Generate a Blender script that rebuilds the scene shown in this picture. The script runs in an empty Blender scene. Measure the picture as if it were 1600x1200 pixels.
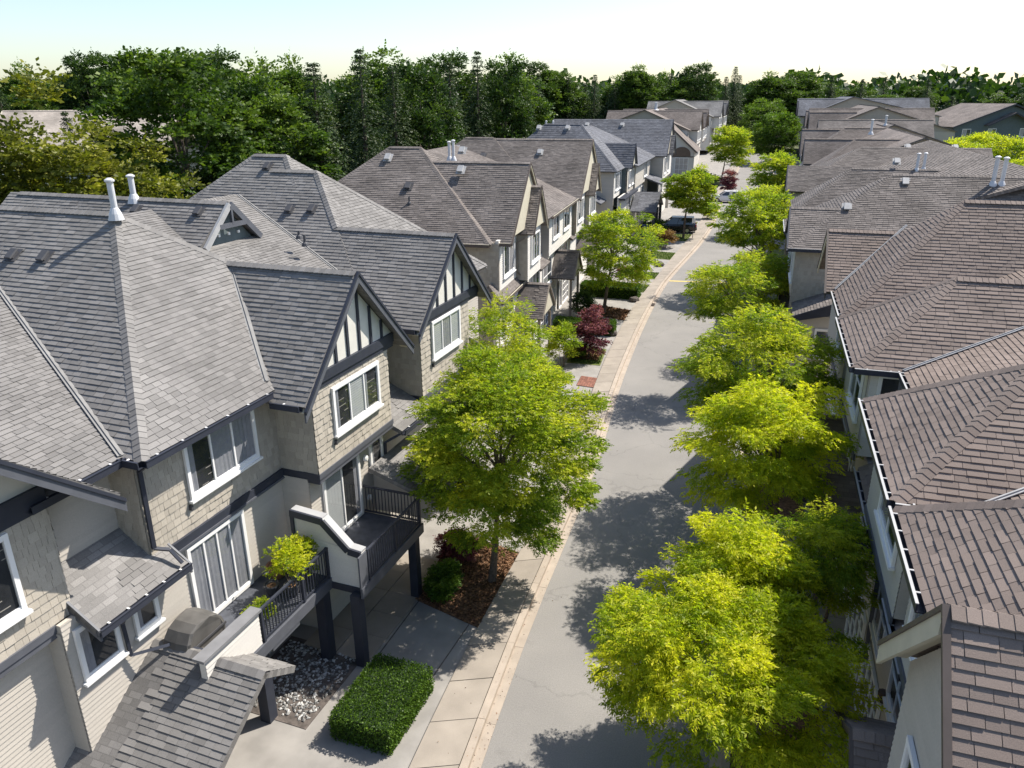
import bpy, math, random
import numpy as np
from mathutils import Vector, Matrix

# ------------------------------------------------------------------ camera, light, exposure
sc = bpy.context.scene
COL = sc.collection
F_PX, PITCH, ROLL, CAM_H = 1190.0, math.radians(20.6), math.radians(-0.35), 15.0
cam_d = bpy.data.cameras.new('camera')
cam_d.sensor_width = 36.0
cam_d.lens = F_PX / 1600.0 * 36.0
cam_d.clip_start = 0.1
cam_d.clip_end = 3000.0
cam = bpy.data.objects.new('camera', cam_d)
COL.objects.link(cam)
FW = Vector((0, math.cos(PITCH), -math.sin(PITCH)))
UP0 = Vector((0, math.sin(PITCH), math.cos(PITCH)))
RT0 = Vector((1, 0, 0))
RT = RT0 * math.cos(ROLL) + UP0 * math.sin(ROLL)
UP = UP0 * math.cos(ROLL) - RT0 * math.sin(ROLL)
CAM = Vector((0, 0, CAM_H))
cam.matrix_world = Matrix(((RT.x, UP.x, -FW.x, CAM.x), (RT.y, UP.y, -FW.y, CAM.y), (RT.z, UP.z, -FW.z, CAM.z), (0, 0, 0, 1)))
sc.camera = cam

SUN_AZ, SUN_EL = math.radians(62), math.radians(52)      # azimuth clockwise from +Y
world = bpy.data.worlds.new('World')
sc.world = world
world.use_nodes = True
wn = world.node_tree.nodes
wn.clear()
sky = wn.new('ShaderNodeTexSky')
sky.sky_type = 'NISHITA'
sky.sun_disc = False
sky.sun_elevation = SUN_EL
sky.sun_rotation = SUN_AZ
bg = wn.new('ShaderNodeBackground')
bg.inputs['Strength'].default_value = 0.11
wo = wn.new('ShaderNodeOutputWorld')
world.node_tree.links.new(sky.outputs[0], bg.inputs[0])
world.node_tree.links.new(bg.outputs[0], wo.inputs[0])
sun_d = bpy.data.lights.new('sun', 'SUN')
sun_d.energy = 4.4
sun_d.angle = math.radians(0.53)
sun_d.color = (1.0, 0.94, 0.85)
sun = bpy.data.objects.new('sun', sun_d)
COL.objects.link(sun)
SUN_DIR = Vector((math.sin(SUN_AZ) * math.cos(SUN_EL), math.cos(SUN_AZ) * math.cos(SUN_EL), math.sin(SUN_EL)))
sun.rotation_euler = SUN_DIR.to_track_quat('Z', 'Y').to_euler()
sun.location = (60, 30, 60)
sc.view_settings.view_transform = 'Standard'
sc.view_settings.look = 'None'
sc.view_settings.gamma = 1.0
sc.view_settings.use_curve_mapping = False
sc.view_settings.exposure = 0.9

rng = random.Random(7)


def px_of(p):
    q = p - CAM
    z = q.dot(FW)
    if z < 0.2:
        return None
    return 800 + F_PX * q.dot(RT) / z, 600 - F_PX * q.dot(UP) / z, z


def in_frame(p, m=0):
    r = px_of(p)
    return r is not None and -m < r[0] < 1600 + m and 0 - m < r[1] < 1200 + m


# ------------------------------------------------------------------ materials
def new_mat(name):
    m = bpy.data.materials.new(name)
    m.use_nodes = True
    nt = m.node_tree
    nt.nodes.clear()
    out = nt.nodes.new('ShaderNodeOutputMaterial')
    b = nt.nodes.new('ShaderNodeBsdfPrincipled')
    nt.links.new(b.outputs[0], out.inputs[0])
    return m, nt, b, out


def N(nt, t, **kw):
    n = nt.nodes.new(t)
    for k, v in kw.items():
        setattr(n, k, v)
    return n


def plain(name, col, rough=0.6, var=0.12, scale=3.0, bump=0.0, bscale=60, metal=0.0, spec=0.3):
    """one colour with soft mottling and fine relief"""
    m, nt, b, out = new_mat(name)
    geo = N(nt, 'ShaderNodeNewGeometry')
    no = N(nt, 'ShaderNodeTexNoise')
    no.inputs['Scale'].default_value = scale
    no.inputs['Detail'].default_value = 6
    nt.links.new(geo.outputs['Position'], no.inputs['Vector'])
    rp = N(nt, 'ShaderNodeValToRGB')
    rp.color_ramp.elements[0].position = 0.3
    rp.color_ramp.elements[1].position = 0.7
    rp.color_ramp.elements[0].color = [c * (1 - var) for c in col] + [1]
    rp.color_ramp.elements[1].color = [min(1, c * (1 + var)) for c in col] + [1]
    nt.links.new(no.outputs[0], rp.inputs[0])
    nt.links.new(rp.outputs[0], b.inputs['Base Color'])
    b.inputs['Roughness'].default_value = rough
    b.inputs['Metallic'].default_value = metal
    b.inputs['Specular IOR Level'].default_value = spec
    if bump:
        n2 = N(nt, 'ShaderNodeTexNoise')
        n2.inputs['Scale'].default_value = bscale
        n2.inputs['Detail'].default_value = 4
        nt.links.new(geo.outputs['Position'], n2.inputs['Vector'])
        bp = N(nt, 'ShaderNodeBump')
        bp.inputs['Strength'].default_value = bump
        bp.inputs['Distance'].default_value = 0.02
        nt.links.new(n2.outputs[0], bp.inputs['Height'])
        nt.links.new(bp.outputs[0], b.inputs['Normal'])
    return m


def toned(name, cols, rough=0.85, grain=0.25, gscale=90, stain=0.25, sscale=0.5, bump=0.35, uvbrick=None):
    """pieces that differ in tone one by one (shingles, shakes, slabs): tone = face attribute + object random"""
    m, nt, b, out = new_mat(name)
    at = N(nt, 'ShaderNodeAttribute', attribute_name='tone')
    oi = N(nt, 'ShaderNodeObjectInfo')
    ad = N(nt, 'ShaderNodeMath', operation='ADD')
    nt.links.new(at.outputs['Fac'], ad.inputs[0])
    nt.links.new(oi.outputs['Random'], ad.inputs[1])
    fr = N(nt, 'ShaderNodeMath', operation='FRACT')
    nt.links.new(ad.outputs[0], fr.inputs[0])
    rp = N(nt, 'ShaderNodeValToRGB')
    els = rp.color_ramp.elements
    while len(els) < len(cols):
        els.new(0.5)
    for i, c in enumerate(cols):
        els[i].position = i / (len(cols) - 1)
        els[i].color = list(c) + [1]
    src = fr.outputs[0]
    geo = N(nt, 'ShaderNodeNewGeometry')
    if uvbrick:
        uv = N(nt, 'ShaderNodeUVMap')
        br = N(nt, 'ShaderNodeTexBrick')
        br.inputs['Scale'].default_value = 1.0
        br.inputs['Brick Width'].default_value = uvbrick[0]
        br.inputs['Row Height'].default_value = uvbrick[1]
        br.inputs['Mortar Size'].default_value = uvbrick[2]
        br.inputs['Color1'].default_value = (0.05, 0.05, 0.05, 1)
        br.inputs['Color2'].default_value = (0.95, 0.95, 0.95, 1)
        br.inputs['Mortar'].default_value = (0, 0, 0, 1)
        nt.links.new(uv.outputs[0], br.inputs['Vector'])
        src = br.outputs['Color']
    nt.links.new(src, rp.inputs[0])
    # large soft weathering and small granules
    n1 = N(nt, 'ShaderNodeTexNoise')
    n1.inputs['Scale'].default_value = sscale
    n1.inputs['Detail'].default_value = 5
    nt.links.new(geo.outputs['Position'], n1.inputs['Vector'])
    n2 = N(nt, 'ShaderNodeTexNoise')
    n2.inputs['Scale'].default_value = gscale
    n2.inputs['Detail'].default_value = 3
    nt.links.new(geo.outputs['Position'], n2.inputs['Vector'])
    mr1 = N(nt, 'ShaderNodeMapRange')
    mr1.inputs[1].default_value = 0.3
    mr1.inputs[2].default_value = 0.7
    mr1.inputs[3].default_value = 1 - stain
    mr1.inputs[4].default_value = 1 + stain
    nt.links.new(n1.outputs[0], mr1.inputs[0])
    mr2 = N(nt, 'ShaderNodeMapRange')
    mr2.inputs[1].default_value = 0.3
    mr2.inputs[2].default_value = 0.7
    mr2.inputs[3].default_value = 1 - grain
    mr2.inputs[4].default_value = 1 + grain
    nt.links.new(n2.outputs[0], mr2.inputs[0])
    mu = N(nt, 'ShaderNodeMath', operation='MULTIPLY')
    nt.links.new(mr1.outputs[0], mu.inputs[0])
    nt.links.new(mr2.outputs[0], mu.inputs[1])
    vm = N(nt, 'ShaderNodeVectorMath', operation='SCALE')
    nt.links.new(rp.outputs[0], vm.inputs[0])
    nt.links.new(mu.outputs[0], vm.inputs['Scale'])
    nt.links.new(vm.outputs[0], b.inputs['Base Color'])
    b.inputs['Roughness'].default_value = rough
    b.inputs['Specular IOR Level'].default_value = 0.2
    bp = N(nt, 'ShaderNodeBump')
    bp.inputs['Strength'].default_value = bump
    bp.inputs['Distance'].default_value = 0.01
    nt.links.new(n2.outputs[0], bp.inputs['Height'])
    nt.links.new(bp.outputs[0], b.inputs['Normal'])
    return m


def leafy(name, cols, trans=0.45, rough=0.5):
    m, nt, b, out = new_mat(name)
    at = N(nt, 'ShaderNodeAttribute', attribute_name='tone')
    rp = N(nt, 'ShaderNodeValToRGB')
    els = rp.color_ramp.elements
    while len(els) < len(cols):
        els.new(0.5)
    for i, c in enumerate(cols):
        els[i].position = i / (len(cols) - 1)
        els[i].color = list(c) + [1]
    nt.links.new(at.outputs['Fac'], rp.inputs[0])
    nt.links.new(rp.outputs[0], b.inputs['Base Color'])
    b.inputs['Roughness'].default_value = rough
    b.inputs['Specular IOR Level'].default_value = 0.25
    tr = N(nt, 'ShaderNodeBsdfTranslucent')
    hs = N(nt, 'ShaderNodeVectorMath', operation='MULTIPLY')
    hs.inputs[1].default_value = (1.15, 1.3, 0.5)
    nt.links.new(rp.outputs[0], hs.inputs[0])
    nt.links.new(hs.outputs[0], tr.inputs['Color'])
    mx = N(nt, 'ShaderNodeMixShader')
    mx.inputs[0].default_value = trans
    nt.links.new(b.outputs[0], mx.inputs[1])
    nt.links.new(tr.outputs[0], mx.inputs[2])
    nt.links.new(mx.outputs[0], out.inputs[0])
    return m


def glass(name, col, rough=0.06, spec=0.6):
    m, nt, b, out = new_mat(name)
    geo = N(nt, 'ShaderNodeNewGeometry')
    no = N(nt, 'ShaderNodeTexNoise')
    no.inputs['Scale'].default_value = 1.3
    nt.links.new(geo.outputs['Position'], no.inputs['Vector'])
    rp = N(nt, 'ShaderNodeValToRGB')
    rp.color_ramp.elements[0].color = [c * 0.75 for c in col] + [1]
    rp.color_ramp.elements[1].color = [c * 1.25 for c in col] + [1]
    nt.links.new(no.outputs[0], rp.inputs[0])
    nt.links.new(rp.outputs[0], b.inputs['Base Color'])
    b.inputs['Roughness'].default_value = rough
    b.inputs['Specular IOR Level'].default_value = spec
    b.inputs['Coat Weight'].default_value = 0.6
    b.inputs['Coat Roughness'].default_value = 0.02
    return m


def clear_glass():
    m, nt, b, out = new_mat('clear_window_glass')
    gl = N(nt, 'ShaderNodeBsdfGlossy')
    gl.inputs['Roughness'].default_value = 0.02
    tr = N(nt, 'ShaderNodeBsdfTransparent')
    tr.inputs['Color'].default_value = (0.86, 0.88, 0.9, 1)
    lw = N(nt, 'ShaderNodeLayerWeight')
    lw.inputs['Blend'].default_value = 0.5
    pw = N(nt, 'ShaderNodeMath', operation='POWER')
    pw.inputs[1].default_value = 3.0
    nt.links.new(lw.outputs['Facing'], pw.inputs[0])
    fr = N(nt, 'ShaderNodeMath', operation='MULTIPLY_ADD')
    fr.inputs[1].default_value = 0.6
    fr.inputs[2].default_value = 0.09
    nt.links.new(pw.outputs[0], fr.inputs[0])
    mx = N(nt, 'ShaderNodeMixShader')
    nt.links.new(fr.outputs[0], mx.inputs[0])
    nt.links.new(tr.outputs[0], mx.inputs[1])
    nt.links.new(gl.outputs[0], mx.inputs[2])
    nt.links.new(mx.outputs[0], out.inputs[0])
    return m


def shades(base, spread, n=5):
    return [tuple(c * (1 + spread * (2 * i / (n - 1) - 1)) for c in base) for i in range(n)]


M = {}
M['sh_grey'] = toned('shingle_grey', shades((0.188, 0.180, 0.172), 0.16), stain=0.14, grain=0.14)
M['sh_brown'] = toned('shingle_brown', shades((0.165, 0.140, 0.125), 0.18), stain=0.28, sscale=0.35, grain=0.14)
M['sh_mauve'] = toned('shingle_mauve', shades((0.2, 0.16, 0.138), 0.12), stain=0.12, grain=0.14)
M['sh_slate'] = toned('shingle_slate', shades((0.13, 0.133, 0.147), 0.18), stain=0.22, grain=0.14)
M['sh_char'] = toned('shingle_charcoal', shades((0.158, 0.139, 0.127), 0.2), stain=0.25, grain=0.14)
M['sh_tan'] = toned('shingle_tan', shades((0.33, 0.29, 0.25), 0.15))
for k, base, sp in (('sh_tan', (0.33, 0.29, 0.25), .15), ('sh_grey', (0.188, 0.18, 0.172), .2), ('sh_brown', (0.165, 0.14, 0.125), .25), ('sh_mauve', (0.2, 0.16, 0.138), .15), ('sh_slate', (0.13, 0.133, 0.147), .25), ('sh_char', (0.158, 0.139, 0.127), .25)):
    M[k + '_far'] = toned(k + '_sheet', shades(base, sp), stain=0.3, sscale=0.4, uvbrick=(0.33, 0.145, 0.012))
M['shake'] = toned('cedar_shake_paint', shades((0.40, 0.36, 0.30), 0.10), grain=0.08, gscale=40, stain=0.06, bump=0.2, rough=0.7)
M['lap'] = toned('lap_siding_paint', shades((0.45, 0.415, 0.365), 0.03), grain=0.05, gscale=30, stain=0.05, bump=0.05, rough=0.6)
M['lap_white'] = toned('pale_lap_siding_paint', shades((0.60, 0.575, 0.53), 0.03), grain=0.05, gscale=30, stain=0.05, bump=0.05, rough=0.6)
M['wall_beige'] = plain('beige_wall', (0.36, 0.325, 0.275), 0.7, 0.06)
M['wall_teal'] = plain('teal_grey_wall', (0.10, 0.125, 0.13), 0.7, 0.1)
M['stucco'] = plain('cream_stucco', (0.62, 0.60, 0.54), 0.8, 0.04, bump=0.2, bscale=120)
M['navy'] = plain('navy_trim', (0.034, 0.038, 0.052), 0.5, 0.12)
M['slatetrim'] = plain('slate_trim', (0.095, 0.10, 0.115), 0.5, 0.1)
M['cream'] = plain('cream_trim', (0.50, 0.46, 0.36), 0.6, 0.06)
M['browntrim'] = plain('brown_trim', (0.10, 0.08, 0.07), 0.6, 0.1)
M['taupe'] = plain('taupe_trim', (0.23, 0.195, 0.16), 0.6, 0.08)
M['pipewhite'] = plain('painted_flue', (0.55, 0.555, 0.57), 0.45, 0.06)
M['white'] = plain('white_trim', (0.78, 0.77, 0.75), 0.45, 0.03)
M['flashing'] = plain('valley_metal', (0.24, 0.235, 0.225), 0.6, 0.15)
M['greycap'] = plain('grey_cap_board', (0.19, 0.19, 0.195), 0.6, 0.12)
M['greymetal'] = plain('galvanised_metal', (0.55, 0.56, 0.58), 0.35, 0.08, metal=0.6)
M['ventgrey'] = plain('vent_plastic', (0.07, 0.07, 0.075), 0.6, 0.15)
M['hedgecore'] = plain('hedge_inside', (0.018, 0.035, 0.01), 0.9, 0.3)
M['rimgrey'] = plain('gutter_rim', (0.36, 0.36, 0.36), 0.5, 0.08)
M['ventlight'] = plain('weathered_vent', (0.34, 0.34, 0.34), 0.5, 0.12)
M['deck'] = plain('deck_membrane', (0.07, 0.075, 0.09), 0.55, 0.25, scale=5)
M['concrete'] = plain('driveway_concrete', (0.265, 0.25, 0.23), 0.85, 0.16, scale=1.2, bump=0.3, bscale=90)
M['slab'] = toned('pavement_concrete', shades((0.285, 0.25, 0.21), 0.08), grain=0.1, gscale=70, stain=0.12, sscale=1.3, bump=0.25)
M['kerb'] = toned('kerb_concrete', shades((0.36, 0.305, 0.25), 0.06), grain=0.08, gscale=60, stain=0.1, sscale=2, bump=0.2)
M['mulch'] = plain('bark_mulch', (0.155, 0.088, 0.05), 0.95, 0.55, scale=9, bump=1.0, bscale=35)
M['lawn'] = plain('lawn_soil', (0.11, 0.13, 0.035), 0.95, 0.45, scale=2.0, bump=0.7, bscale=40)
M['soil'] = plain('ground_soil', (0.075, 0.085, 0.035), 0.95, 0.5, scale=0.4)
M['bark'] = plain('bark', (0.12, 0.095, 0.075), 0.9, 0.35, scale=14, bump=0.8, bscale=50)
M['glass'] = glass('window_glass', (0.045, 0.055, 0.06))
M['blind'] = glass('glass_with_blind', (0.30, 0.295, 0.30), 0.18, 0.5)
M['curtain'] = glass('glass_with_grey_curtain', (0.20, 0.20, 0.225), 0.15, 0.5)
M['greenglass'] = glass('glass_painted_tree_reflection', (0.022, 0.03, 0.02), 0.05, 0.5)  # dark green of mirrored trees put into the glass colour
M['clear'] = clear_glass()
M['cloth'] = plain('curtain_cloth', (0.33, 0.325, 0.34), 0.9, 0.08, scale=8)
M['slat'] = plain('blind_slat', (0.50, 0.50, 0.48), 0.6, 0.05)
M['room'] = plain('painted_room_gloom', (0.035, 0.036, 0.038), 0.9, 0.4, scale=2)  # dark colour stands in for the unlit interior behind the panes
M['door'] = plain('door_paint', (0.16, 0.19, 0.22), 0.5, 0.05)
M['terracotta'] = plain('terracotta', (0.28, 0.15, 0.09), 0.7, 0.15)
M['cover'] = plain('grill_cover', (0.10, 0.095, 0.088), 0.6, 0.3, scale=2)
M['pebble'] = toned('pebble', shades((0.30, 0.295, 0.28), 0.75), grain=0.1, stain=0.1)
M['redpaver'] = toned('red_paver', shades((0.23, 0.105, 0.075), 0.2), stain=0.1)
M['yellow'] = plain('yellow_paint', (0.62, 0.47, 0.12), 0.7, 0.1)
M['rock'] = plain('dark_rock', (0.10, 0.085, 0.075), 0.9, 0.4, scale=6, bump=0.8, bscale=20)
M['iron'] = plain('cast_iron', (0.09, 0.07, 0.055), 0.6, 0.2, metal=0.4)
M['brick'] = plain('brown_panel', (0.15, 0.11, 0.085), 0.8, 0.1)
M['carblack'] = plain('black_car_paint', (0.012, 0.012, 0.014), 0.18, 0.05, spec=0.6)
M['carwhite'] = plain('white_car_paint', (0.75, 0.76, 0.78), 0.2, 0.02, spec=0.6)
M['carblue'] = plain('blue_car_paint', (0.02, 0.06, 0.22), 0.2, 0.05, spec=0.6)
M['carglass'] = glass('car_glass', (0.02, 0.024, 0.028), 0.04, 0.8)
M['rubber'] = plain('rubber', (0.015, 0.015, 0.015), 0.8, 0.1)
M['rim'] = plain('alloy_rim', (0.45, 0.45, 0.46), 0.3, 0.05, metal=0.7)
M['taillight'] = plain('tail_light_plastic', (0.30, 0.012, 0.01), 0.25, 0.05)
M['headlight'] = plain('head_light_plastic', (0.7, 0.7, 0.72), 0.15, 0.02)
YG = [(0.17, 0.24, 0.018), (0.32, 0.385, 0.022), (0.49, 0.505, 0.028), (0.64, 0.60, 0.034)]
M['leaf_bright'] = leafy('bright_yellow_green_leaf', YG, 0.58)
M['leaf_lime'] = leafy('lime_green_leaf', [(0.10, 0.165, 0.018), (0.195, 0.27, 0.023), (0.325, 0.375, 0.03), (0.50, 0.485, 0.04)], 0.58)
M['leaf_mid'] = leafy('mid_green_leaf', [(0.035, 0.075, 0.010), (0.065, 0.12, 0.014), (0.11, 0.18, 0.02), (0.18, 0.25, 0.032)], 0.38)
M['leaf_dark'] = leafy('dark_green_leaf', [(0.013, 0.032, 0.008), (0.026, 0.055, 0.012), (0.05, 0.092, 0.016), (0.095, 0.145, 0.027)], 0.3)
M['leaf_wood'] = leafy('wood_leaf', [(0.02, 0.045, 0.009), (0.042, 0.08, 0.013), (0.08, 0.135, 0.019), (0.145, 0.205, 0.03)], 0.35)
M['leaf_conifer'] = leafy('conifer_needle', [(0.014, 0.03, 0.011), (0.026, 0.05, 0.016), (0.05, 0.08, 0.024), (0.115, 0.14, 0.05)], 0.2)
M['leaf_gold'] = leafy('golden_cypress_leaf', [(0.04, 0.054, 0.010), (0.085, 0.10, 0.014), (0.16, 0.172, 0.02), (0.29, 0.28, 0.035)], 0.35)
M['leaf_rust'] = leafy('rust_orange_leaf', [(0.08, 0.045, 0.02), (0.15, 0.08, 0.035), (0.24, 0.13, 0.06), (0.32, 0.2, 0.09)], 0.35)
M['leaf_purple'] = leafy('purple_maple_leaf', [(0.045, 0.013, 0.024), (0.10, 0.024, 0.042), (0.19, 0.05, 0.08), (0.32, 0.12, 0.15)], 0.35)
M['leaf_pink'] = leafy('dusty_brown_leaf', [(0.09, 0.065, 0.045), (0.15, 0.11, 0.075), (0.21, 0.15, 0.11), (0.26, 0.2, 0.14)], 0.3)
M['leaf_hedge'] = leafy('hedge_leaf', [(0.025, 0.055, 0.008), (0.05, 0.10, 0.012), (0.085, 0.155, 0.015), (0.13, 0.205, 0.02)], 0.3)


def asphalt():
    m, nt, b, out = new_mat('worn_asphalt')
    geo = N(nt, 'ShaderNodeNewGeometry')
    n1 = N(nt, 'ShaderNodeTexNoise')
    n1.inputs['Scale'].default_value = 0.35
    n1.inputs['Detail'].default_value = 6
    n2 = N(nt, 'ShaderNodeTexNoise')
    n2.inputs['Scale'].default_value = 28
    n2.inputs['Detail'].default_value = 5
    n2.inputs['Roughness'].default_value = 0.75
    for n in (n1, n2):
        nt.links.new(geo.outputs['Position'], n.inputs['Vector'])
    r1 = N(nt, 'ShaderNodeValToRGB')
    r1.color_ramp.elements[0].position = 0.3
    r1.color_ramp.elements[1].position = 0.72
    r1.color_ramp.elements[0].color = (0.203, 0.194, 0.182, 1)
    r1.color_ramp.elements[1].color = (0.25, 0.237, 0.22, 1)
    nt.links.new(n1.outputs[0], r1.inputs[0])
    mr = N(nt, 'ShaderNodeMapRange')
    mr.inputs[1].default_value = 0.3
    mr.inputs[2].default_value = 0.7
    mr.inputs[3].default_value = 0.8
    mr.inputs[4].default_value = 1.2
    nt.links.new(n2.outputs[0], mr.inputs[0])
    vm = N(nt, 'ShaderNodeVectorMath', operation='SCALE')
    vo = N(nt, 'ShaderNodeTexVoronoi', feature='DISTANCE_TO_EDGE')
    vo.inputs['Scale'].default_value = 0.16
    n3 = N(nt, 'ShaderNodeTexNoise')
    n3.inputs['Scale'].default_value = 1.1
    n3.inputs['Detail'].default_value = 5
    nt.links.new(geo.outputs['Position'], n3.inputs['Vector'])
    wob = N(nt, 'ShaderNodeVectorMath', operation='MULTIPLY_ADD')
    wob.inputs[1].default_value = (2.2, 2.2, 0)
    nt.links.new(n3.outputs['Color'], wob.inputs[0])
    nt.links.new(geo.outputs['Position'], wob.inputs[2])
    nt.links.new(wob.outputs[0], vo.inputs['Vector'])
    ck = N(nt, 'ShaderNodeMapRange')
    ck.inputs[1].default_value = 0.0
    ck.inputs[2].default_value = 0.010
    ck.inputs[3].default_value = 0.84
    ck.inputs[4].default_value = 1.0
    nt.links.new(vo.outputs['Distance'], ck.inputs[0])
    st = N(nt, 'ShaderNodeMapRange')
    st.inputs[1].default_value = 0.62
    st.inputs[2].default_value = 0.75
    st.inputs[3].default_value = 1.0
    st.inputs[4].default_value = 0.86
    nt.links.new(n3.outputs[0], st.inputs[0])
    m2 = N(nt, 'ShaderNodeMath', operation='MULTIPLY')
    nt.links.new(ck.outputs[0], m2.inputs[0])
    nt.links.new(st.outputs[0], m2.inputs[1])
    m3 = N(nt, 'ShaderNodeMath', operation='MULTIPLY')
    nt.links.new(m2.outputs[0], m3.inputs[0])
    nt.links.new(mr.outputs[0], m3.inputs[1])
    nt.links.new(r1.outputs[0], vm.inputs[0])
    nt.links.new(m3.outputs[0], vm.inputs['Scale'])
    nt.links.new(vm.outputs[0], b.inputs['Base Color'])
    b.inputs['Roughness'].default_value = 0.85
    b.inputs['Specular IOR Level'].default_value = 0.2
    bp = N(nt, 'ShaderNodeBump')
    bp.inputs['Strength'].default_value = 0.3
    bp.inputs['Distance'].default_value = 0.02
    nt.links.new(n2.outputs[0], bp.inputs['Height'])
    nt.links.new(bp.outputs[0], b.inputs['Normal'])
    return m


M['asphalt'] = asphalt()


# ------------------------------------------------------------------ mesh helpers
class MB:
    def __init__(s):
        s.v, s.f, s.t, s.m, s.uv = [], [], [], [], None

    def face(s, pts, tone=0.0, m=0):
        i = len(s.v)
        s.v.extend(tuple(p) for p in pts)
        s.f.append(tuple(range(i, i + len(pts))))
        s.t.append(tone)
        s.m.append(m)

    def hexa(s, c, tone=0.0, m=0):
        """c: 8 corners, bottom ring then top ring"""
        i = len(s.v)
        s.v.extend(tuple(p) for p in c)
        for q in ((3, 2, 1, 0), (4, 5, 6, 7), (0, 1, 5, 4), (1, 2, 6, 5), (2, 3, 7, 6), (3, 0, 4, 7)):
            s.f.append(tuple(i + k for k in q))
            s.t.append(tone)
            s.m.append(m)

    def box(s, P, u0, u1, v0, v1, d0, d1, tone=0.0, m=0):
        s.hexa([P(u0, v0, d0), P(u1, v0, d0), P(u1, v1, d0), P(u0, v1, d0), P(u0, v0, d1), P(u1, v0, d1), P(u1, v1, d1), P(u0, v1, d1)], tone, m)

    def prism(s, pts, off, tone=0.0, m=0):
        """polygon pts swept by vector off, closed"""
        n = len(pts)
        i = len(s.v)
        s.v.extend(tuple(p) for p in pts)
        s.v.extend(tuple(Vector(p) + off) for p in pts)
        s.f.append(tuple(i + k for k in range(n))[::-1])
        s.f.append(tuple(i + n + k for k in range(n)))
        s.t += [tone, tone]
        s.m += [m, m]
        for k in range(n):
            s.f.append((i + k, i + (k + 1) % n, i + n + (k + 1) % n, i + n + k))
            s.t.append(tone)
            s.m.append(m)

    def beam(s, p, q, w, h, up=Vector((0, 0, 1)), m=0, tone=0.0):
        p, q = Vector(p), Vector(q)
        d = (q - p).normalized()
        side = d.cross(up)
        if side.length < 1e-4:
            side = d.cross(Vector((1, 0, 0)))
        side.normalize()
        u = side.cross(d).normalized()
        a, b = side * w / 2, u * h / 2
        s.hexa([p - a - b, p + a - b, p + a + b, p - a + b, q - a - b, q + a - b, q + a + b, q - a + b], tone, m)

    def tube(s, pts, rad, n=8, m=0, tone=0.0, cap=True):
        pts = [Vector(p) for p in pts]
        if not hasattr(rad, '__len__'):
            rad = [rad] * len(pts)
        rings = []
        for k, p in enumerate(pts):
            d = (pts[min(k + 1, len(pts) - 1)] - pts[max(k - 1, 0)]).normalized()
            a = d.cross(Vector((0, 0, 1)) if abs(d.z) < 0.95 else Vector((1, 0, 0))).normalized()
            b = a.cross(d)
            i = len(s.v)
            for j in range(n):
                an = 2 * math.pi * j / n
                s.v.append(tuple(p + (a * math.cos(an) + b * math.sin(an)) * rad[k]))
            rings.append(i)
        for k in range(len(rings) - 1):
            for j in range(n):
                s.f.append((rings[k] + j, rings[k] + (j + 1) % n, rings[k + 1] + (j + 1) % n, rings[k + 1] + j))
                s.t.append(tone)
                s.m.append(m)
        if cap:
            for r in (rings[0], rings[-1]):
                s.f.append(tuple(r + j for j in range(n)))
                s.t.append(tone)
                s.m.append(m)

    def lathe(s, c, prof, n=12, m=0, tone=0.0):
        c = Vector(c)
        rings = []
        for r, z in prof:
            i = len(s.v)
            for j in range(n):
                an = 2 * math.pi * j / n
                s.v.append((c.x + r * math.cos(an), c.y + r * math.sin(an), c.z + z))
            rings.append(i)
        for k in range(len(rings) - 1):
            for j in range(n):
                s.f.append((rings[k] + j, rings[k] + (j + 1) % n, rings[k + 1] + (j + 1) % n, rings[k + 1] + j))
                s.t.append(tone)
                s.m.append(m)
        for r in (rings[0], rings[-1]):
            s.f.append(tuple(r + j for j in range(n)))
            s.t.append(tone)
            s.m.append(m)

    def mesh(s, name, mats):
        me = bpy.data.meshes.new(name)
        me.from_pydata(s.v, [], s.f)
        for mt in (mats if isinstance(mats, (list, tuple)) else [mats]):
            me.materials.append(mt)
        if any(s.m):
            me.polygons.foreach_set('material_index', s.m)
        if any(s.t):
            a = me.attributes.new('tone', 'FLOAT', 'FACE')
            a.data.foreach_set('value', s.t)
        if s.uv:
            ul = me.uv_layers.new(name='UVMap')
            ul.data.foreach_set('uv', [c for uv in s.uv for c in uv])
        return me

    def build(s, name, mats, parent=None, kind=None, label=None):
        if not s.v:
            return None
        return link(name, s.mesh(name, mats), parent, kind, label)


def link(name, me, parent=None, kind=None, label=None, mw=None):
    o = bpy.data.objects.new(name, me)
    COL.objects.link(o)
    if parent:
        o.parent = parent
    if mw is not None:
        o.matrix_local = mw
    if kind:
        o['kind'] = kind
    if label:
        o['label'] = label
    return o


def tag(o, label, cat, group=None):
    o['label'] = label
    o['category'] = cat
    if group:
        o['group'] = group
    return o


def thing(name, label, cat, loc=(0, 0, 0), rz=0.0, group=None):
    o = bpy.data.objects.new(name, None)
    o.empty_display_size = 0.3
    COL.objects.link(o)
    o.location = loc
    o.rotation_euler = (0, 0, rz)
    return tag(o, label, cat, group)


def clip_poly(poly, a, b):
    """part of poly on the left of a->b"""
    out = []
    n = len(poly)
    dx, dy = b[0] - a[0], b[1] - a[1]
    sd = [dx * (p[1] - a[1]) - dy * (p[0] - a[0]) for p in poly]
    for i in range(n):
        j = (i + 1) % n
        if sd[i] >= 0:
            out.append(poly[i])
        if (sd[i] >= 0) != (sd[j] >= 0):
            t = sd[i] / (sd[i] - sd[j])
            out.append((poly[i][0] + (poly[j][0] - poly[i][0]) * t, poly[i][1] + (poly[j][1] - poly[i][1]) * t))
    return out


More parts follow.
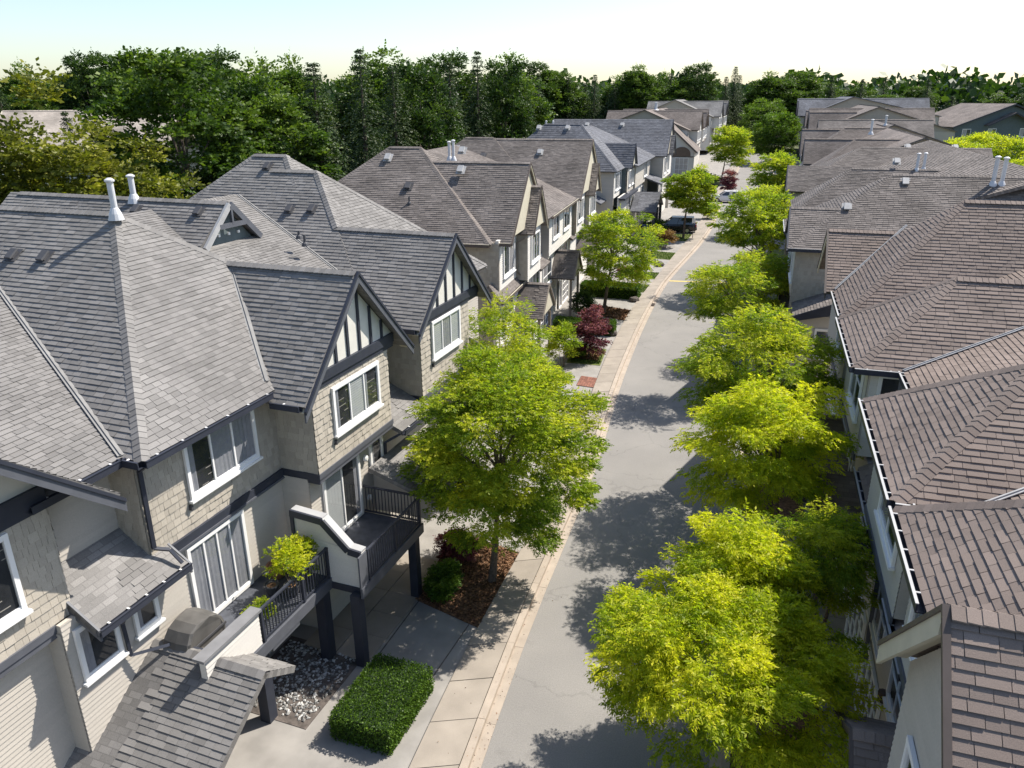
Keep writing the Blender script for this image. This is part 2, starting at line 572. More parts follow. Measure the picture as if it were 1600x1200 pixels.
def clad(mb, P0, U, V, Nn, poly, exp, widths, thick, rnd, gap=0.004, picks=None, keep=None, vstart=None, jit=0.25, tonef=None):
    """courses of overlapping pieces over a convex polygon (u, v); V points to the higher course"""
    ar = sum(poly[i][0] * poly[(i + 1) % len(poly)][1] - poly[(i + 1) % len(poly)][0] * poly[i][1] for i in range(len(poly)))
    if ar < 0:
        poly = poly[::-1]
    us = [p[0] for p in poly]
    vs = [p[1] for p in poly]
    vmin, vmax = min(vs), max(vs)
    edges = []
    n = len(poly)
    for i in range(n):
        a, b = poly[i], poly[(i + 1) % n]
        l = math.hypot(b[0] - a[0], b[1] - a[1]) or 1e-9
        edges.append((a, b, -(b[1] - a[1]) / l, (b[0] - a[0]) / l))
    v = vmin if vstart is None else vstart
    while v < vmax - 1e-4:
        v1 = v + exp
        # horizontal extent of the row
        row = clip_poly(clip_poly(poly, (0, v), (1, v)), (1, v1), (0, v1))
        if len(row) >= 3:
            ul, ur = min(p[0] for p in row), max(p[0] for p in row)
            u = ul - rnd.random() * widths[0][0]
            while u < ur:
                wc = rnd.randrange(len(widths))
                w = widths[wc][0]
                ua, ub = u + gap, u + w - gap
                u += w
                if ub <= ul or ua >= ur:
                    continue
                rect = ((ua, v), (ub, v), (ub, v1), (ua, v1))
                inside = True
                for a, b, nx, ny in edges:
                    for p in rect:
                        if (p[0] - a[0]) * nx + (p[1] - a[1]) * ny < -1e-5:
                            inside = False
                            break
                    if not inside:
                        break
                cu, cv = (ua + ub) / 2, (v + v1) / 2
                if keep and not keep(P0 + U * cu + V * cv):
                    continue
                th = thick * ((0.72, 1.0, 1.28)[wc] if jit else 1.0)
                tone = tonef(rnd) if tonef else rnd.random()
                if inside:
                    if picks is not None:
                        picks.append((P0 + U * ua + V * v, U, V, Nn, ub - ua, exp, wc, th, tone))
                        continue
                    q = list(rect)
                else:
                    q = list(rect)
                    for a, b, nx, ny in edges:
                        q = clip_poly(q, a, b)
                        if len(q) < 3:
                            break
                    if len(q) < 3:
                        continue
                put_piece(mb, P0, U, V, Nn, q, v, exp, th, tone)
        v = v1


def put_piece(mb, P0, U, V, Nn, q, v, exp, th, tone):
    i0 = len(mb.v)
    top = []
    for p in q:
        h = 0.003 + th * max(0.0, 1 - (p[1] - v) / exp)
        top.append(P0 + U * p[0] + V * p[1] + Nn * h)
    mb.face(top, tone)
    n = len(q)
    for i in range(n):
        j = (i + 1) % n
        if abs(q[i][1] - v) < 1e-4 and abs(q[j][1] - v) < 1e-4:
            a = P0 + U * q[i][0] + V * q[i][1]
            b = P0 + U * q[j][0] + V * q[j][1]
            mb.face([a - Nn * 0.002, b - Nn * 0.002, top[j], top[i]], tone)
    return i0


_piece_meshes = {}


def piece_mesh(key, w, exp, th, mat):
    k = (key, mat.name, round(w, 3), round(exp, 3))
    if k not in _piece_meshes:
        mb = MB()
        h = 0.003
        c = [(0, 0, -0.002), (w, 0, -0.002), (w, exp, -0.001), (0, exp, -0.001), (0, 0, h + th), (w, 0, h + th), (w, exp, h), (0, exp, h)]
        mb.hexa(c)
        _piece_meshes[k] = mb.mesh(key, mat)
    return _piece_meshes[k]




# ------------------------------------------------------------------ ground, road, pavements
def gz(x, y):
    """the land rises gently beyond the bend of the street"""
    d = max(0.0, y - 125.0)
    return 0.022 * d if d < 140 else 0.022 * 140 + 0.03 * (d - 140)


def lerp_line(pts, y):
    for a, b in zip(pts, pts[1:]):
        if y <= b[1]:
            t = (y - a[1]) / (b[1] - a[1])
            return a[0] + (b[0] - a[0]) * t
    a, b = pts[-2], pts[-1]
    return a[0] + (b[0] - a[0]) * (y - a[1]) / (b[1] - a[1])


def smooth_line(pts, ys):
    xs = [lerp_line(pts, y) for y in ys]
    for _ in range(3):
        xs = [xs[0]] + [(xs[i - 1] + 2 * xs[i] + xs[i + 1]) / 4 for i in range(1, len(xs) - 1)] + [xs[-1]]
    return list(zip(xs, ys))


YS = [-14 + 2.0 * i for i in range(113)]
EDGE_L = smooth_line([(-7.6, -14), (0.0, 17.1), (1.2, 21.4), (3.4, 28.4), (6.0, 39.5), (9.2, 51.0), (13.2, 63.9), (20.4, 81.8), (24.0, 91.7), (29.2, 108), (34.9, 126.4), (41.5, 145.9), (50.5, 172.4), (60, 212)], YS)
EDGE_R = smooth_line([(-4.3, -14), (6.0, 18.0), (8.2, 24.6), (9.2, 27.8), (13.9, 42.3), (18.5, 56.5), (22.5, 69.0), (27.0, 81.0), (30.4, 91.0), (35.4, 107), (41.3, 125.5), (48.0, 145.0), (57, 171.5), (66.5, 211)], YS)
WALK_L = smooth_line([(-9.3, -14), (-1.7, 17.1), (-0.3, 21.3), (0.35, 23.0), (2.6, 31.0), (5.4, 43.0), (8.9, 55.5), (10.9, 61.0), (16.5, 76.6), (21.4, 89.6), (26.6, 106), (32.3, 124.6), (39.0, 144.5), (48, 171), (57.5, 211)], YS)


def offs(line, d):
    out = []
    for i, p in enumerate(line):
        a, b = line[max(i - 1, 0)], line[min(i + 1, len(line) - 1)]
        l = math.hypot(b[0] - a[0], b[1] - a[1])
        nx, ny = (b[1] - a[1]) / l, -(b[0] - a[0]) / l
        out.append((p[0] + nx * d, p[1] + ny * d))
    return out


def strip(mb, A, B, z, zb=None, tone=0.0):
    zb = z if zb is None else zb
    for i in range(len(A) - 1):
        mb.face([(A[i][0], A[i][1], gz(*A[i]) + z), (B[i][0], B[i][1], gz(*B[i]) + zb), (B[i + 1][0], B[i + 1][1], gz(*B[i + 1]) + zb), (A[i + 1][0], A[i + 1][1], gz(*A[i + 1]) + z)], tone)


# one ground sheet out to the horizon
mb = MB()
gx = [-1400, -600, -250, -120, -60, -20, 20, 60, 100, 160, 260, 500, 1000, 1600]
gy = [-300, -60, 0, 60, 125, 150, 180, 220, 265, 330, 450, 700, 1100, 2000]


def gz2(y):
    return gz(0, y) if y < 330 else gz(0, 330)


ng = len(gx)
for y in gy:
    for x in gx:
        mb.v.append((x, y, gz2(y) - 0.03))
for j in range(len(gy) - 1):
    for i in range(ng - 1):
        mb.f.append((j * ng + i, j * ng + i + 1, (j + 1) * ng + i + 1, (j + 1) * ng + i))
        mb.t.append(0)
        mb.m.append(0)
mb.build('ground', M['soil'], kind='structure')

mb = MB()
strip(mb, EDGE_L, EDGE_R, 0.0)
mb.build('road', M['asphalt'], kind='structure')

# front yards poured in concrete between pavement and houses (driveways); beds lie on top
FRONT_L = smooth_line([(-15.5, -14), (-7.5, 8), (-4.0, 17.0), (-2.6, 21), (-0.5, 27), (2.2, 40), (4.2, 52), (8.2, 62), (11.0, 74), (16.0, 87), (20, 100), (24, 118), (31, 142), (40, 171), (50, 211)], YS)
FRONT_L = [(x - 5.5, y) for x, y in FRONT_L]
mb = MB()
strip(mb, FRONT_L, offs(WALK_L, -0.012), 0.035)
mb.build('driveway', M['concrete'], kind='structure')
mb = MB()
strip(mb, offs(EDGE_R, 0.47), offs(EDGE_R, 6.5), 0.03)
mb.build('driveway', M['concrete'], kind='structure')


def place_slab_run(root, name, A, B, z0, z1, step, mat, y0, y1, gap=0.012, far_name=None, wav=0.004):
    """single slabs along a curved strip, each an object of its own"""
    acc = 0.0
    cur = None
    cum = [0.0]
    for i in range(len(A) - 1):
        cum.append(cum[-1] + math.hypot(A[i + 1][0] - A[i][0], A[i + 1][1] - A[i][1]))

    def at(L, s):
        for i in range(len(cum) - 1):
            if s <= cum[i + 1]:
                t = (s - cum[i]) / (cum[i + 1] - cum[i])
                return (L[i][0] + (L[i + 1][0] - L[i][0]) * t, L[i][1] + (L[i + 1][1] - L[i][1]) * t)
        return L[-1]

    s = 0.0
    far = MB()
    while s + step < cum[-1]:
        a0, a1, b0, b1 = at(A, s + gap), at(A, s + step - gap), at(B, s + gap), at(B, s + step - gap)
        y = a0[1]
        s += step
        if y < y0:
            continue
        zz = z1 + rng.uniform(-wav, wav)
        c = [(a0[0], a0[1], gz(*a0) + z0), (b0[0], b0[1], gz(*b0) + z0), (b1[0], b1[1], gz(*b1) + z0), (a1[0], a1[1], gz(*a1) + z0)]
        c += [(x, yy, gz(x, yy) + zz) for x, yy in (a0, b0, b1, a1)]
        if y < y1:
            m1 = MB()
            cx, cy = c[0][0], c[0][1]
            m1.hexa([(p[0] - cx, p[1] - cy, p[2]) for p in c])
            o = m1.build(name, mat, root)
            o.location = (cx, cy, 0)
        else:
            far.hexa(c, tone=rng.random())
    far.build(far_name or name + '_run', mat, root, kind='stuff')


mb = MB()
strip(mb, WALK_L, offs(EDGE_L, -0.5), 0.02)
walk = mb.build('pavement', M['concrete'], kind='structure')
place_slab_run(walk, 'slab', offs(WALK_L, 0.01), offs(EDGE_L, -0.50), 0.0, 0.13, 1.5, M['slab'], 6, 92)
mb = MB()
strip(mb, offs(EDGE_L, -0.47), offs(EDGE_L, 0.0), 0.004)
kerb = mb.build('kerb', M['concrete'], kind='structure')
place_slab_run(kerb, 'kerb_stone', offs(EDGE_L, -0.475), offs(EDGE_L, -0.27), 0.0, 0.145, 3.0, M['kerb'], 6, 100, gap=0.006)
place_slab_run(kerb, 'gutter_stone', offs(EDGE_L, -0.268), offs(EDGE_L, -0.005), 0.0, 0.02, 3.0, M['kerb'], 6, 100, gap=0.006, wav=0.002)
mb = MB()
strip(mb, offs(EDGE_R, 0.0), offs(EDGE_R, 0.46), 0.004)
kerb2 = mb.build('kerb', M['concrete'], kind='structure')
place_slab_run(kerb2, 'kerb_stone', offs(EDGE_R, 0.27), offs(EDGE_R, 0.465), 0.0, 0.145, 3.0, M['kerb'], 6, 100, gap=0.006)
place_slab_run(kerb2, 'gutter_stone', offs(EDGE_R, 0.005), offs(EDGE_R, 0.268), 0.0, 0.02, 3.0, M['kerb'], 6, 100, gap=0.006, wav=0.002)
# the footpath along the facing row of houses
mb = MB()
strip(mb, offs(EDGE_R, 2.85), offs(EDGE_R, 4.0), 0.045)
path = mb.build('path', M['concrete'], kind='structure')
place_slab_run(path, 'slab', offs(EDGE_R, 2.9), offs(EDGE_R, 3.95), 0.03, 0.075, 0.75, M['slab'], 10, 60)


def sheet(name, pts, z, mat, parent=None, kind='structure'):
    m1 = MB()
    m1.prism([(x, y, gz(x, y) + z - 0.06) for x, y in pts], Vector((0, 0, 0.06)))
    return m1.build(name, mat, parent, kind)


def inset(pts, k=0.9):
    cx = sum(p[0] for p in pts) / len(pts)
    cy = sum(p[1] for p in pts) / len(pts)
    return [(cx + (p[0] - cx) * k, cy + (p[1] - cy) * k) for p in pts]


BEDS = {
    'm1': ('planting_bed', [(-3.1, 20.3), (-1.05, 18.9), (0.25, 22.9), (-2.1, 24.3)], 'mulch'),
    'l2': ('lawn', [(3.3, 43.4), (5.25, 42.8), (6.0, 45.9), (4.0, 47.4)], 'lawn'),
    'm2': ('planting_bed', [(3.75, 44.2), (5.2, 43.7), (5.6, 45.4), (4.2, 46.2)], 'mulch'),
    'm3': ('planting_bed', [(5.6, 54.3), (8.25, 52.4), (8.95, 55.2), (6.2, 57.2)], 'mulch'),
    'l4': ('lawn', [(8.0, 64.6), (11.9, 63.6), (11.0, 60.8), (8.2, 61.4)], 'lawn'),
    'm4': ('planting_bed', [(8.9, 63.7), (10.6, 63.1), (10.2, 61.9), (8.9, 62.3)], 'mulch'),
    'l5': ('lawn', [(11.0, 69.4), (13.6, 68.2), (12.6, 65.6), (10.6, 66.3)], 'lawn'),
    'l6': ('lawn', [(14.4, 78.9), (16.9, 77.6), (15.6, 74.0), (13.6, 75.1)], 'lawn'),
    'l7': ('lawn', [(17.6, 89.7), (21.2, 88.6), (19.5, 84.2), (16.4, 85.0)], 'lawn'),
    'l8': ('lawn', [(20, 99), (23.8, 98), (22.0, 92.2), (19, 93.2)], 'lawn'),
    'l9': ('lawn', [(33, 145), (38.4, 144.2), (36, 134), (31, 135)], 'lawn'),
}
for k, (nm, pts, mt) in BEDS.items():
    sheet(nm, pts, 0.055 if mt == 'lawn' else 0.075, M[mt])
# beds along the facing row
for (w0, w1, s0, s1, mt) in [(0.6, 2.75, 12.5, 18.5, 'mulch'), (0.6, 2.75, 27.0, 31.6, 'mulch'), (0.6, 2.75, 33.5, 38.0, 'mulch'), (0.6, 2.75, 41.5, 45.5, 'lawn'), (0.6, 2.75, 48, 53, 'mulch'), (0.6, 2.75, 57, 61, 'lawn'), (0.6, 2.75, 66, 71, 'mulch'), (0.5, 2.75, 77, 84, 'lawn')]:
    a = math.radians(17.9)
    dxy = lambda s, w: (math.sin(a) * s + math.cos(a) * w, math.cos(a) * s - math.sin(a) * w)
    sheet('planting_bed' if mt == 'mulch' else 'lawn', [dxy(s0, w0), dxy(s0, w1), dxy(s1, w1), dxy(s1, w0)], 0.07, M[mt])


def grass_on(pts, name, n, seed, h=0.07, mat='leaf_hedge', z=0.05):
    r = np.random.default_rng(seed)
    (x0, y0), (x1, y1), (x2, y2), (x3, y3) = pts
    a, b = r.random(n), r.random(n)
    x = (x0 * (1 - a) + x1 * a) * (1 - b) + (x3 * (1 - a) + x2 * a) * b
    y = (y0 * (1 - a) + y1 * a) * (1 - b) + (y3 * (1 - a) + y2 * a) * b
    P = np.stack([x, y, np.array([gz(p, q) for p, q in zip(x, y)]) + z], 1)
    D = r.normal(0, 0.5, (n, 3))
    D[:, 2] = 1.0
    me = leaf_mesh(name, P, D, h * (0.6 + 0.8 * r.random(n)), 0.25, r.random(n) * 0.8, M[mat], r)
    link(name, me, kind='stuff')


# ------------------------------------------------------------------ foliage
def leaf_mesh(name, P, D, L, wr, tone, mat, r):
    """one folded four-corner leaf per row: base P, direction D, length L"""
    n = len(P)
    D = D / (np.linalg.norm(D, axis=1, keepdims=True) + 1e-9)
    R = r.normal(0, 1, (n, 3))
    S = np.cross(D, R)
    S /= (np.linalg.norm(S, axis=1, keepdims=True) + 1e-9)
    L = np.asarray(L)[:, None]
    mid = P + D * L * 0.45
    up = np.cross(S, D) * L * 0.06
    V = np.empty((n, 4, 3), np.float32)
    V[:, 0] = P
    V[:, 1] = mid + S * L * wr + up
    V[:, 2] = P + D * L
    V[:, 3] = mid - S * L * wr + up
    me = bpy.data.meshes.new(name)
    me.vertices.add(n * 4)
    me.vertices.foreach_set('co', V.ravel())
    me.loops.add(n * 4)
    me.loops.foreach_set('vertex_index', np.arange(n * 4, dtype=np.int32))
    me.polygons.add(n)
    me.polygons.foreach_set('loop_start', np.arange(0, n * 4, 4, dtype=np.int32))
    me.materials.append(mat)
    a = me.attributes.new('tone', 'FLOAT', 'FACE')
    a.data.foreach_set('value', np.clip(np.asarray(tone), 0, 1).astype(np.float32))
    me.update(calc_edges=True)
    return me


def blob_points(r, n, flat=1.0):
    v = r.normal(0, 1, (n, 3))
    v /= np.linalg.norm(v, axis=1, keepdims=True)
    return v


def crown_mesh(name, seed, rx, rz, mat, n_clump=80, sprays=90, leaflets=6, leaf=0.10, wr=0.2, clump_r=0.62, shell=0.5, droop=0.5, squash=0.75, vase=0.0, low=-0.75, lumps=0.22):
    """clumps of leafy sprays spread through an uneven crown; centre at the origin. Returns mesh and clump centres"""
    r = np.random.default_rng(seed)
    # uneven outline
    k = r.normal(0, 1, (7, 3))
    k /= np.linalg.norm(k, axis=1, keepdims=True)
    amp = r.uniform(-1, 1, 7)
    C, OUT = [], []
    tries = 0
    while len(C) < n_clump and tries < 20000:
        tries += 1
        d = r.normal(0, 1, 3)
        d /= np.linalg.norm(d)
        if d[2] < low:
            continue
        f = 1 + lumps * sum(a * max(0, float(d @ q)) ** 3 for a, q in zip(amp, k))
        rad = (shell + (1 - shell) * r.random() ** 0.7) * f
        p = d * rad * np.array([rx, rx, rz])
        if vase and p[2] < 0:
            p[:2] *= 1 + vase * p[2] / rz
        if C and min(np.linalg.norm(np.array(C) - p, axis=1)) < clump_r * 0.62:
            if r.random() < 0.8:
                continue
        C.append(p)
        OUT.append(d)
    C = np.array(C)
    OUT = np.array(OUT)
    m = len(C)
    ci = np.repeat(np.arange(m), sprays)
    n = len(ci)
    b = blob_points(r, n)
    b[:, 2] = np.where(b[:, 2] < -0.2, -b[:, 2] * 0.6, b[:, 2])
    rr = clump_r * (0.7 + 0.6 * r.random(m))[ci] * (0.35 + 0.65 * r.random(n))
    sp = C[ci] + b * rr[:, None] * np.array([1, 1, squash])
    ax = b * 0.9 + OUT[ci] * 0.7 + r.normal(0, 0.35, (n, 3))
    ax[:, 2] = ax[:, 2] * 0.5 - droop * (0.4 + 0.9 * r.random(n))
    ax /= np.linalg.norm(ax, axis=1, keepdims=True)
    side = np.cross(ax, np.array([0, 0, 1.0]))
    side /= (np.linalg.norm(side, axis=1, keepdims=True) + 1e-9)
    ctone = r.uniform(0.2, 0.88, m)
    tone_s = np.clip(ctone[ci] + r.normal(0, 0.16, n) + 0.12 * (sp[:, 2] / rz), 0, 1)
    P, D, T = [], [], []
    for q in range(leaflets):
        t = (q // 2 + 0.6) / (leaflets / 2)
        sg = 1 if q % 2 else -1
        P.append(sp + ax * (t * leaf * 2.0))
        D.append(ax * 0.75 + side * sg * 0.75 + r.normal(0, 0.22, (n, 3)) + np.array([0, 0, -0.25 * droop]))
        T.append(tone_s + r.normal(0, 0.05, n))
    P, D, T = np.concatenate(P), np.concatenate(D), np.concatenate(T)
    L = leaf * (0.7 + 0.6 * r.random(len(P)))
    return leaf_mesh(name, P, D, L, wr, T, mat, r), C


def trunk_mesh(name, C, crown_c, h0, r0, seed, mat, limbs=12, lean=(0, 0)):
    """tapered trunk from the ground, limbs reaching the clumps; base at the origin, crown centre at crown_c"""
    r = random.Random(seed)
    m = MB()
    cc = Vector(crown_c)
    top = Vector((cc.x * 0.6, cc.y * 0.6, cc.z * 0.95))
    fork = Vector((cc.x * 0.25 + lean[0], cc.y * 0.25 + lean[1], h0))
    m.tube([(0, 0, -0.05), (0.01, 0, 0.12), fork * 0.55, fork], [r0 * 1.5, r0 * 1.1, r0 * 0.9, r0 * 0.78], 8)
    m.tube([fork, fork.lerp(top, 0.5) + Vector((r.uniform(-.1, .1), r.uniform(-.1, .1), 0)), top, top + Vector((0, 0, cc.z * 0.25))], [r0 * 0.75, r0 * 0.5, r0 * 0.3, r0 * 0.1], 7)
    idx = list(range(len(C)))
    r.shuffle(idx)
    for i in idx[:limbs]:
        e = Vector(C[i]) + cc
        t = min(0.9, max(0.0, (e.z - h0) / max(0.1, top.z - h0)) * 0.55)
        s = fork.lerp(top, t)
        mid = s.lerp(e, 0.5) + Vector((r.uniform(-.15, .15), r.uniform(-.15, .15), 0.18))
        m.tube([s, mid, e], [r0 * 0.42, r0 * 0.24, r0 * 0.07], 6)
        for _ in range(2):
            j = r.choice(idx)
            e2 = Vector(C[j]) + cc
            if (e2 - e).length < 1.6:
                m.tube([mid, mid.lerp(e2, 0.6) + Vector((0, 0, 0.08)), e2], [r0 * 0.16, r0 * 0.1, r0 * 0.03], 5)
    return m.mesh(name, mat)


def plant_tree(name, label, cat, base, crown_c, r, seed, mat, group=None, trunk_r=0.11, h0=None, hide_trunk=False, **kw):
    """a tree: thing > trunk, crown; crown_c relative to the base, r = (horizontal, vertical)"""
    x, y = base
    t = thing(name, label, cat, (x, y, gz(x, y) + 0.03), 0, group)
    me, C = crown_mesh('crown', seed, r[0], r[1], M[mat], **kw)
    o = link('crown', me, t)
    o.location = crown_c
    tm = trunk_mesh('trunk', C, crown_c, h0 or max(0.4, crown_c[2] - r[1] * 0.75), trunk_r, seed, M['bark'])
    link('trunk', tm, t)
    return t


def copy_tree(o, loc, rz, scale=1.0, label=None, group=None):
    r = o.copy()
    COL.objects.link(r)
    r.location = loc
    r.rotation_euler = (0, 0, rz)
    r.scale = (scale, scale, scale) if not hasattr(scale, '__len__') else scale
    if label:
        r['label'] = label
    if group:
        r['group'] = group
    for ch in list(o.children):
        c = ch.copy()
        COL.objects.link(c)
        c.parent = r
    return r


# ------------------------------------------------------------------ townhouse blocks
SH_W = ((0.24, 0), (0.30, 1), (0.36, 2))
SK_W = ((0.12, 0), (0.17, 1), (0.22, 2))


class Block:
    """a row of joined townhouses. Local frame: o = distance towards its street (outwards), s = along the street, z = up"""

    def __init__(b, label, az, sg, s0, o0, sh, trim, wall='lap', near=False, detail=2, dz=0.0, name='townhouse_block', group='rows of joined townhouses along the street'):
        b.az = math.radians(az)
        b.sg, b.s0, b.w0 = sg, s0, sg * o0
        b.t = Vector((math.sin(b.az), math.cos(b.az), 0))
        b.n = Vector((math.cos(b.az), -math.sin(b.az), 0))
        loc = b.t * s0 + b.n * b.w0
        b.dz = dz
        b.root = thing(name, label, 'townhouses', (loc.x, loc.y, dz), -b.az, group)
        b.shm, b.shf = M[sh], M[sh + '_far']
        b.shk = sh
        b.trim, b.near, b.detail = M[trim], near, detail
        b.feats, b.planes = [], []
        b.rnd = random.Random(int(s0 * 10) + (1 if sg > 0 else 2))
        b.O = Vector((sg, 0, 0))
        b.S = Vector((0, 1, 0))
        b.Z = Vector((0, 0, 1))
        b.spicks, b.kpicks = [], []
        b.roof = link('roof', bpy.data.meshes.new('roof'), b.root)
        b.sfield, b.kfield, b.lfield = MB(), MB(), MB()
        b.wallp = None

    def T(b, o, s, z):
        return Vector((b.sg * o - b.w0, s - b.s0, z))

    def W(b, p):
        return b.n * (p.x + b.w0) + b.t * (p.y + b.s0) + Vector((0, 0, p.z + b.dz))

    # ---- roof shapes
    def feat(b, h, planes, exp=0.145, skip=()):
        i = len(b.feats)
        b.feats.append(h)
        for k, pl in enumerate(planes):
            if pl and k not in skip:
                b.planes.append((i, [b.T(*p) for p in pl], exp, k))

    def hip(b, of, s0, s1, ze, k, ob, back=False, exp=0.145):
        d = (s1 - s0) / 2
        sm, zr = (s0 + s1) / 2, ze + k * d
        obr = ob + d if back else ob

        def h(o, s, of=of, s0=s0, s1=s1, ze=ze, k=k, ob=ob, back=back):
            if not (ob - .01 <= o <= of + .01 and s0 - .01 <= s <= s1 + .01):
                return -9
            v = min(ze + k * (s - s0), ze + k * (s1 - s), ze + k * (of - o))
            return min(v, ze + k * (o - ob)) if back else v
        b.feat(h, [[(of, s0, ze), (of - d, sm, zr), (obr, sm, zr), (ob, s0, ze)],
                   [(of, s1, ze), (of - d, sm, zr), (obr, sm, zr), (ob, s1, ze)],
                   [(of, s0, ze), (of, s1, ze), (of - d, sm, zr)],
                   [(ob, s0, ze), (ob, s1, ze), (obr, sm, zr)] if back else None], exp)
        return (of - d, sm, zr), (obr, sm, zr)

    def gable(b, of, s0, sm, s1, zr, z0, z1, ob, exp=0.145):
        def h(o, s, of=of, s0=s0, sm=sm, s1=s1, zr=zr, z0=z0, z1=z1, ob=ob):
            if not (ob - .01 <= o <= of + .01 and s0 - .01 <= s <= s1 + .01):
                return -9
            return z0 + (zr - z0) * (s - s0) / (sm - s0) if s < sm else z1 + (zr - z1) * (s1 - s) / (s1 - sm)
        b.feat(h, [[(of, s0, z0), (of, sm, zr), (ob, sm, zr), (ob, s0, z0)], [(of, s1, z1), (of, sm, zr), (ob, sm, zr), (ob, s1, z1)]], exp)
        return (of, sm, zr), (ob, sm, zr)

    def slope(b, o1, z1, o0, z0, s0, s1, exp=0.145):
        """a single plane rising from the eave (o1, z1) back to (o0, z0)"""
        def h(o, s):
            if not (o0 <= o <= o1 and s0 <= s <= s1):
                return -9
            return z1 + (z0 - z1) * (o1 - o) / (o1 - o0)
        b.feat(h, [[(o1, s0, z1), (o1, s1, z1), (o0, s1, z0), (o0, s0, z0)]], exp)

    def top(b, o, s, skip):
        return max([-9] + [h(o, s) for i, h in enumerate(b.feats) if i != skip])

    def finish(b):
        base = MB()
        base.uv = []
        for fi, pl, exp, k in b.planes:
            nn = (pl[1] - pl[0]).cross(pl[2] - pl[0]).normalized()
            if nn.z < 0:
                nn = -nn
            V = (b.Z - nn * nn.z).normalized()
            U = V.cross(nn).normalized()
            P0 = min(pl, key=lambda p: p.z)
            poly = [((p - P0).dot(U), (p - P0).dot(V)) for p in pl]
            # roof deck under the shingles
            n = len(pl)
            i0 = len(base.v)
            base.v.extend(tuple(p) for p in pl)
            base.v.extend(tuple(p - nn * 0.14) for p in pl)
            faces = [tuple(range(i0, i0 + n)), tuple(range(i0 + n, i0 + 2 * n))] + [(i0 + q, i0 + (q + 1) % n, i0 + n + (q + 1) % n, i0 + n + q) for q in range(n)]
            for f in faces:
                base.f.append(f)
                base.t.append(0)
                base.m.append(0)
                base.uv += [poly[(v - i0) % n] for v in f]
            c = sum(pl, Vector()) / n
            wc = b.W(c)
            wn = b.n * nn.x + b.t * nn.y + b.Z * nn.z
            facing = (CAM - wc).dot(wn) > -1.5
            if b.detail < 2 or not facing:
                continue

            def keep(p, fi=fi, k=0.12):
                z = b.top(b.sg * (p.x + b.w0), p.y + b.s0, fi)
                return z < p.z + 0.1
            pk = [] if b.near else None
            clad(b.sfield, P0, U, V, nn, poly, exp, SH_W, 0.018 if b.near else 0.02, b.rnd, gap=0.005, picks=pk, keep=keep)
            if pk:
                b.spicks += pk
        b.roof.data = base.mesh('roof_deck', b.shf)
        if b.near:
            b._pick(b.spicks, b.sfield, 'shingle', b.shm, b.roof, 300, 0.018)
            b._pick(b.kpicks, b.kfield, 'shake', M['shake'], b.wallp, 300, 0.014)
        b.sfield.build('shingle_field', b.shm, b.roof, kind='stuff')
        b.kfield.build('shake_field', M['shake'], b.wallp, kind='stuff')

    def _pick(b, picks, field, name, mat, parent, most, th):
        rows = []
        for p in picks:
            w = b.W(p[0])
            ok = in_frame(w, -8)
            wn = b.n * p[3].x + b.t * p[3].y + b.Z * p[3].z
            v = (CAM - w)
            d = v.length
            size = max(0.0, v.normalized().dot(wn)) / d if ok else 0
            rows.append((size, p))
        rows.sort(key=lambda r: -r[0])
        # every second of the largest, so that the single pieces spread over the roof
        best = [r for r in rows[:most] if r[0] > 0]
        for sz, p in best:
            P, U, V, nn, w, exp, wc, t, tone = p
            me = piece_mesh(name, w, exp, th * (0.72, 1.0, 1.28)[wc], mat)
            mw = Matrix(((U.x, V.x, nn.x, P.x), (U.y, V.y, nn.y, P.y), (U.z, V.z, nn.z, P.z), (0, 0, 0, 1)))
            link(name, me, parent, mw=mw)
        for sz, p in rows[len(best):]:
            P, U, V, nn, w, exp, wc, t, tone = p
            put_piece(field, P, U, V, nn, [(0, 0), (w, 0), (w, exp), (0, exp)], 0, exp, t, tone)

    # ---- lines on the roof
    def cap(b, p, q, lift=0.03, half=0.16, drop=0.6, single=None):
        """shingle caps over a ridge or hip; drop = how steeply the wings fall"""
        p, q = b.T(*p), b.T(*q)
        if p.z > q.z:
            p, q = q, p
        d = (q - p)
        L = d.length
        d.normalize()
        side = d.cross(b.Z).normalized()
        up = side.cross(d).normalized()
        n = max(1, int(L / 0.16))
        st = L / n
        field = MB()
        single = b.near if single is None else single
        b.ncap = getattr(b, 'ncap', 0)
        if single and b.ncap + n > 300:
            single = False
        if single:
            b.ncap += n

        def one(mbx, base, tone=0.0):
            w1 = side * half - up * half * drop
            w2 = -side * half - up * half * drop
            lo, hi = up * (lift + 0.018), up * (lift + 0.004)
            a0, a1, a2 = base + lo, base + lo + w1, base + lo + w2
            c0, c1, c2 = base + d * (st * 1.12) + hi, base + d * (st * 1.12) + hi + w1, base + d * (st * 1.12) + hi + w2
            mbx.face([a1, a0, c0, c1], tone)
            mbx.face([a0, a2, c2, c0], tone)
            th = -up * 0.016
            for e0, e1 in ((a1, a0), (a0, a2)):
                mbx.face([e0, e1, e1 + th, e0 + th], tone)
            for e0, e1 in ((a1, c1), (a2, c2)):
                mbx.face([e0, e1, e1 + th, e0 + th], tone)
        if single:
            mbx = MB()
            one(mbx, Vector())
            me = mbx.mesh('cap_shingle', b.shm)
            for i in range(n):
                o = link('cap_shingle', me, b.roof)
                o.location = p + d * st * i
        else:
            for i in range(n):
                one(field, p + d * st * i, b.rnd.random())
            field.build('ridge_cap', b.shm, b.roof, kind='stuff')

    def flash(b, p, q, w=0.16, mat='flashing', lift=0.05):
        m1 = MB()
        a, c = b.T(*p), b.T(*q)
        up = Vector((0, 0, lift))
        m1.beam(a + up, c + up, w, 0.02)
        m1.beam(a + up * 1.5, c + up * 1.5, 0.025, 0.03)
        m1.build('valley_flashing', M[mat], b.root)

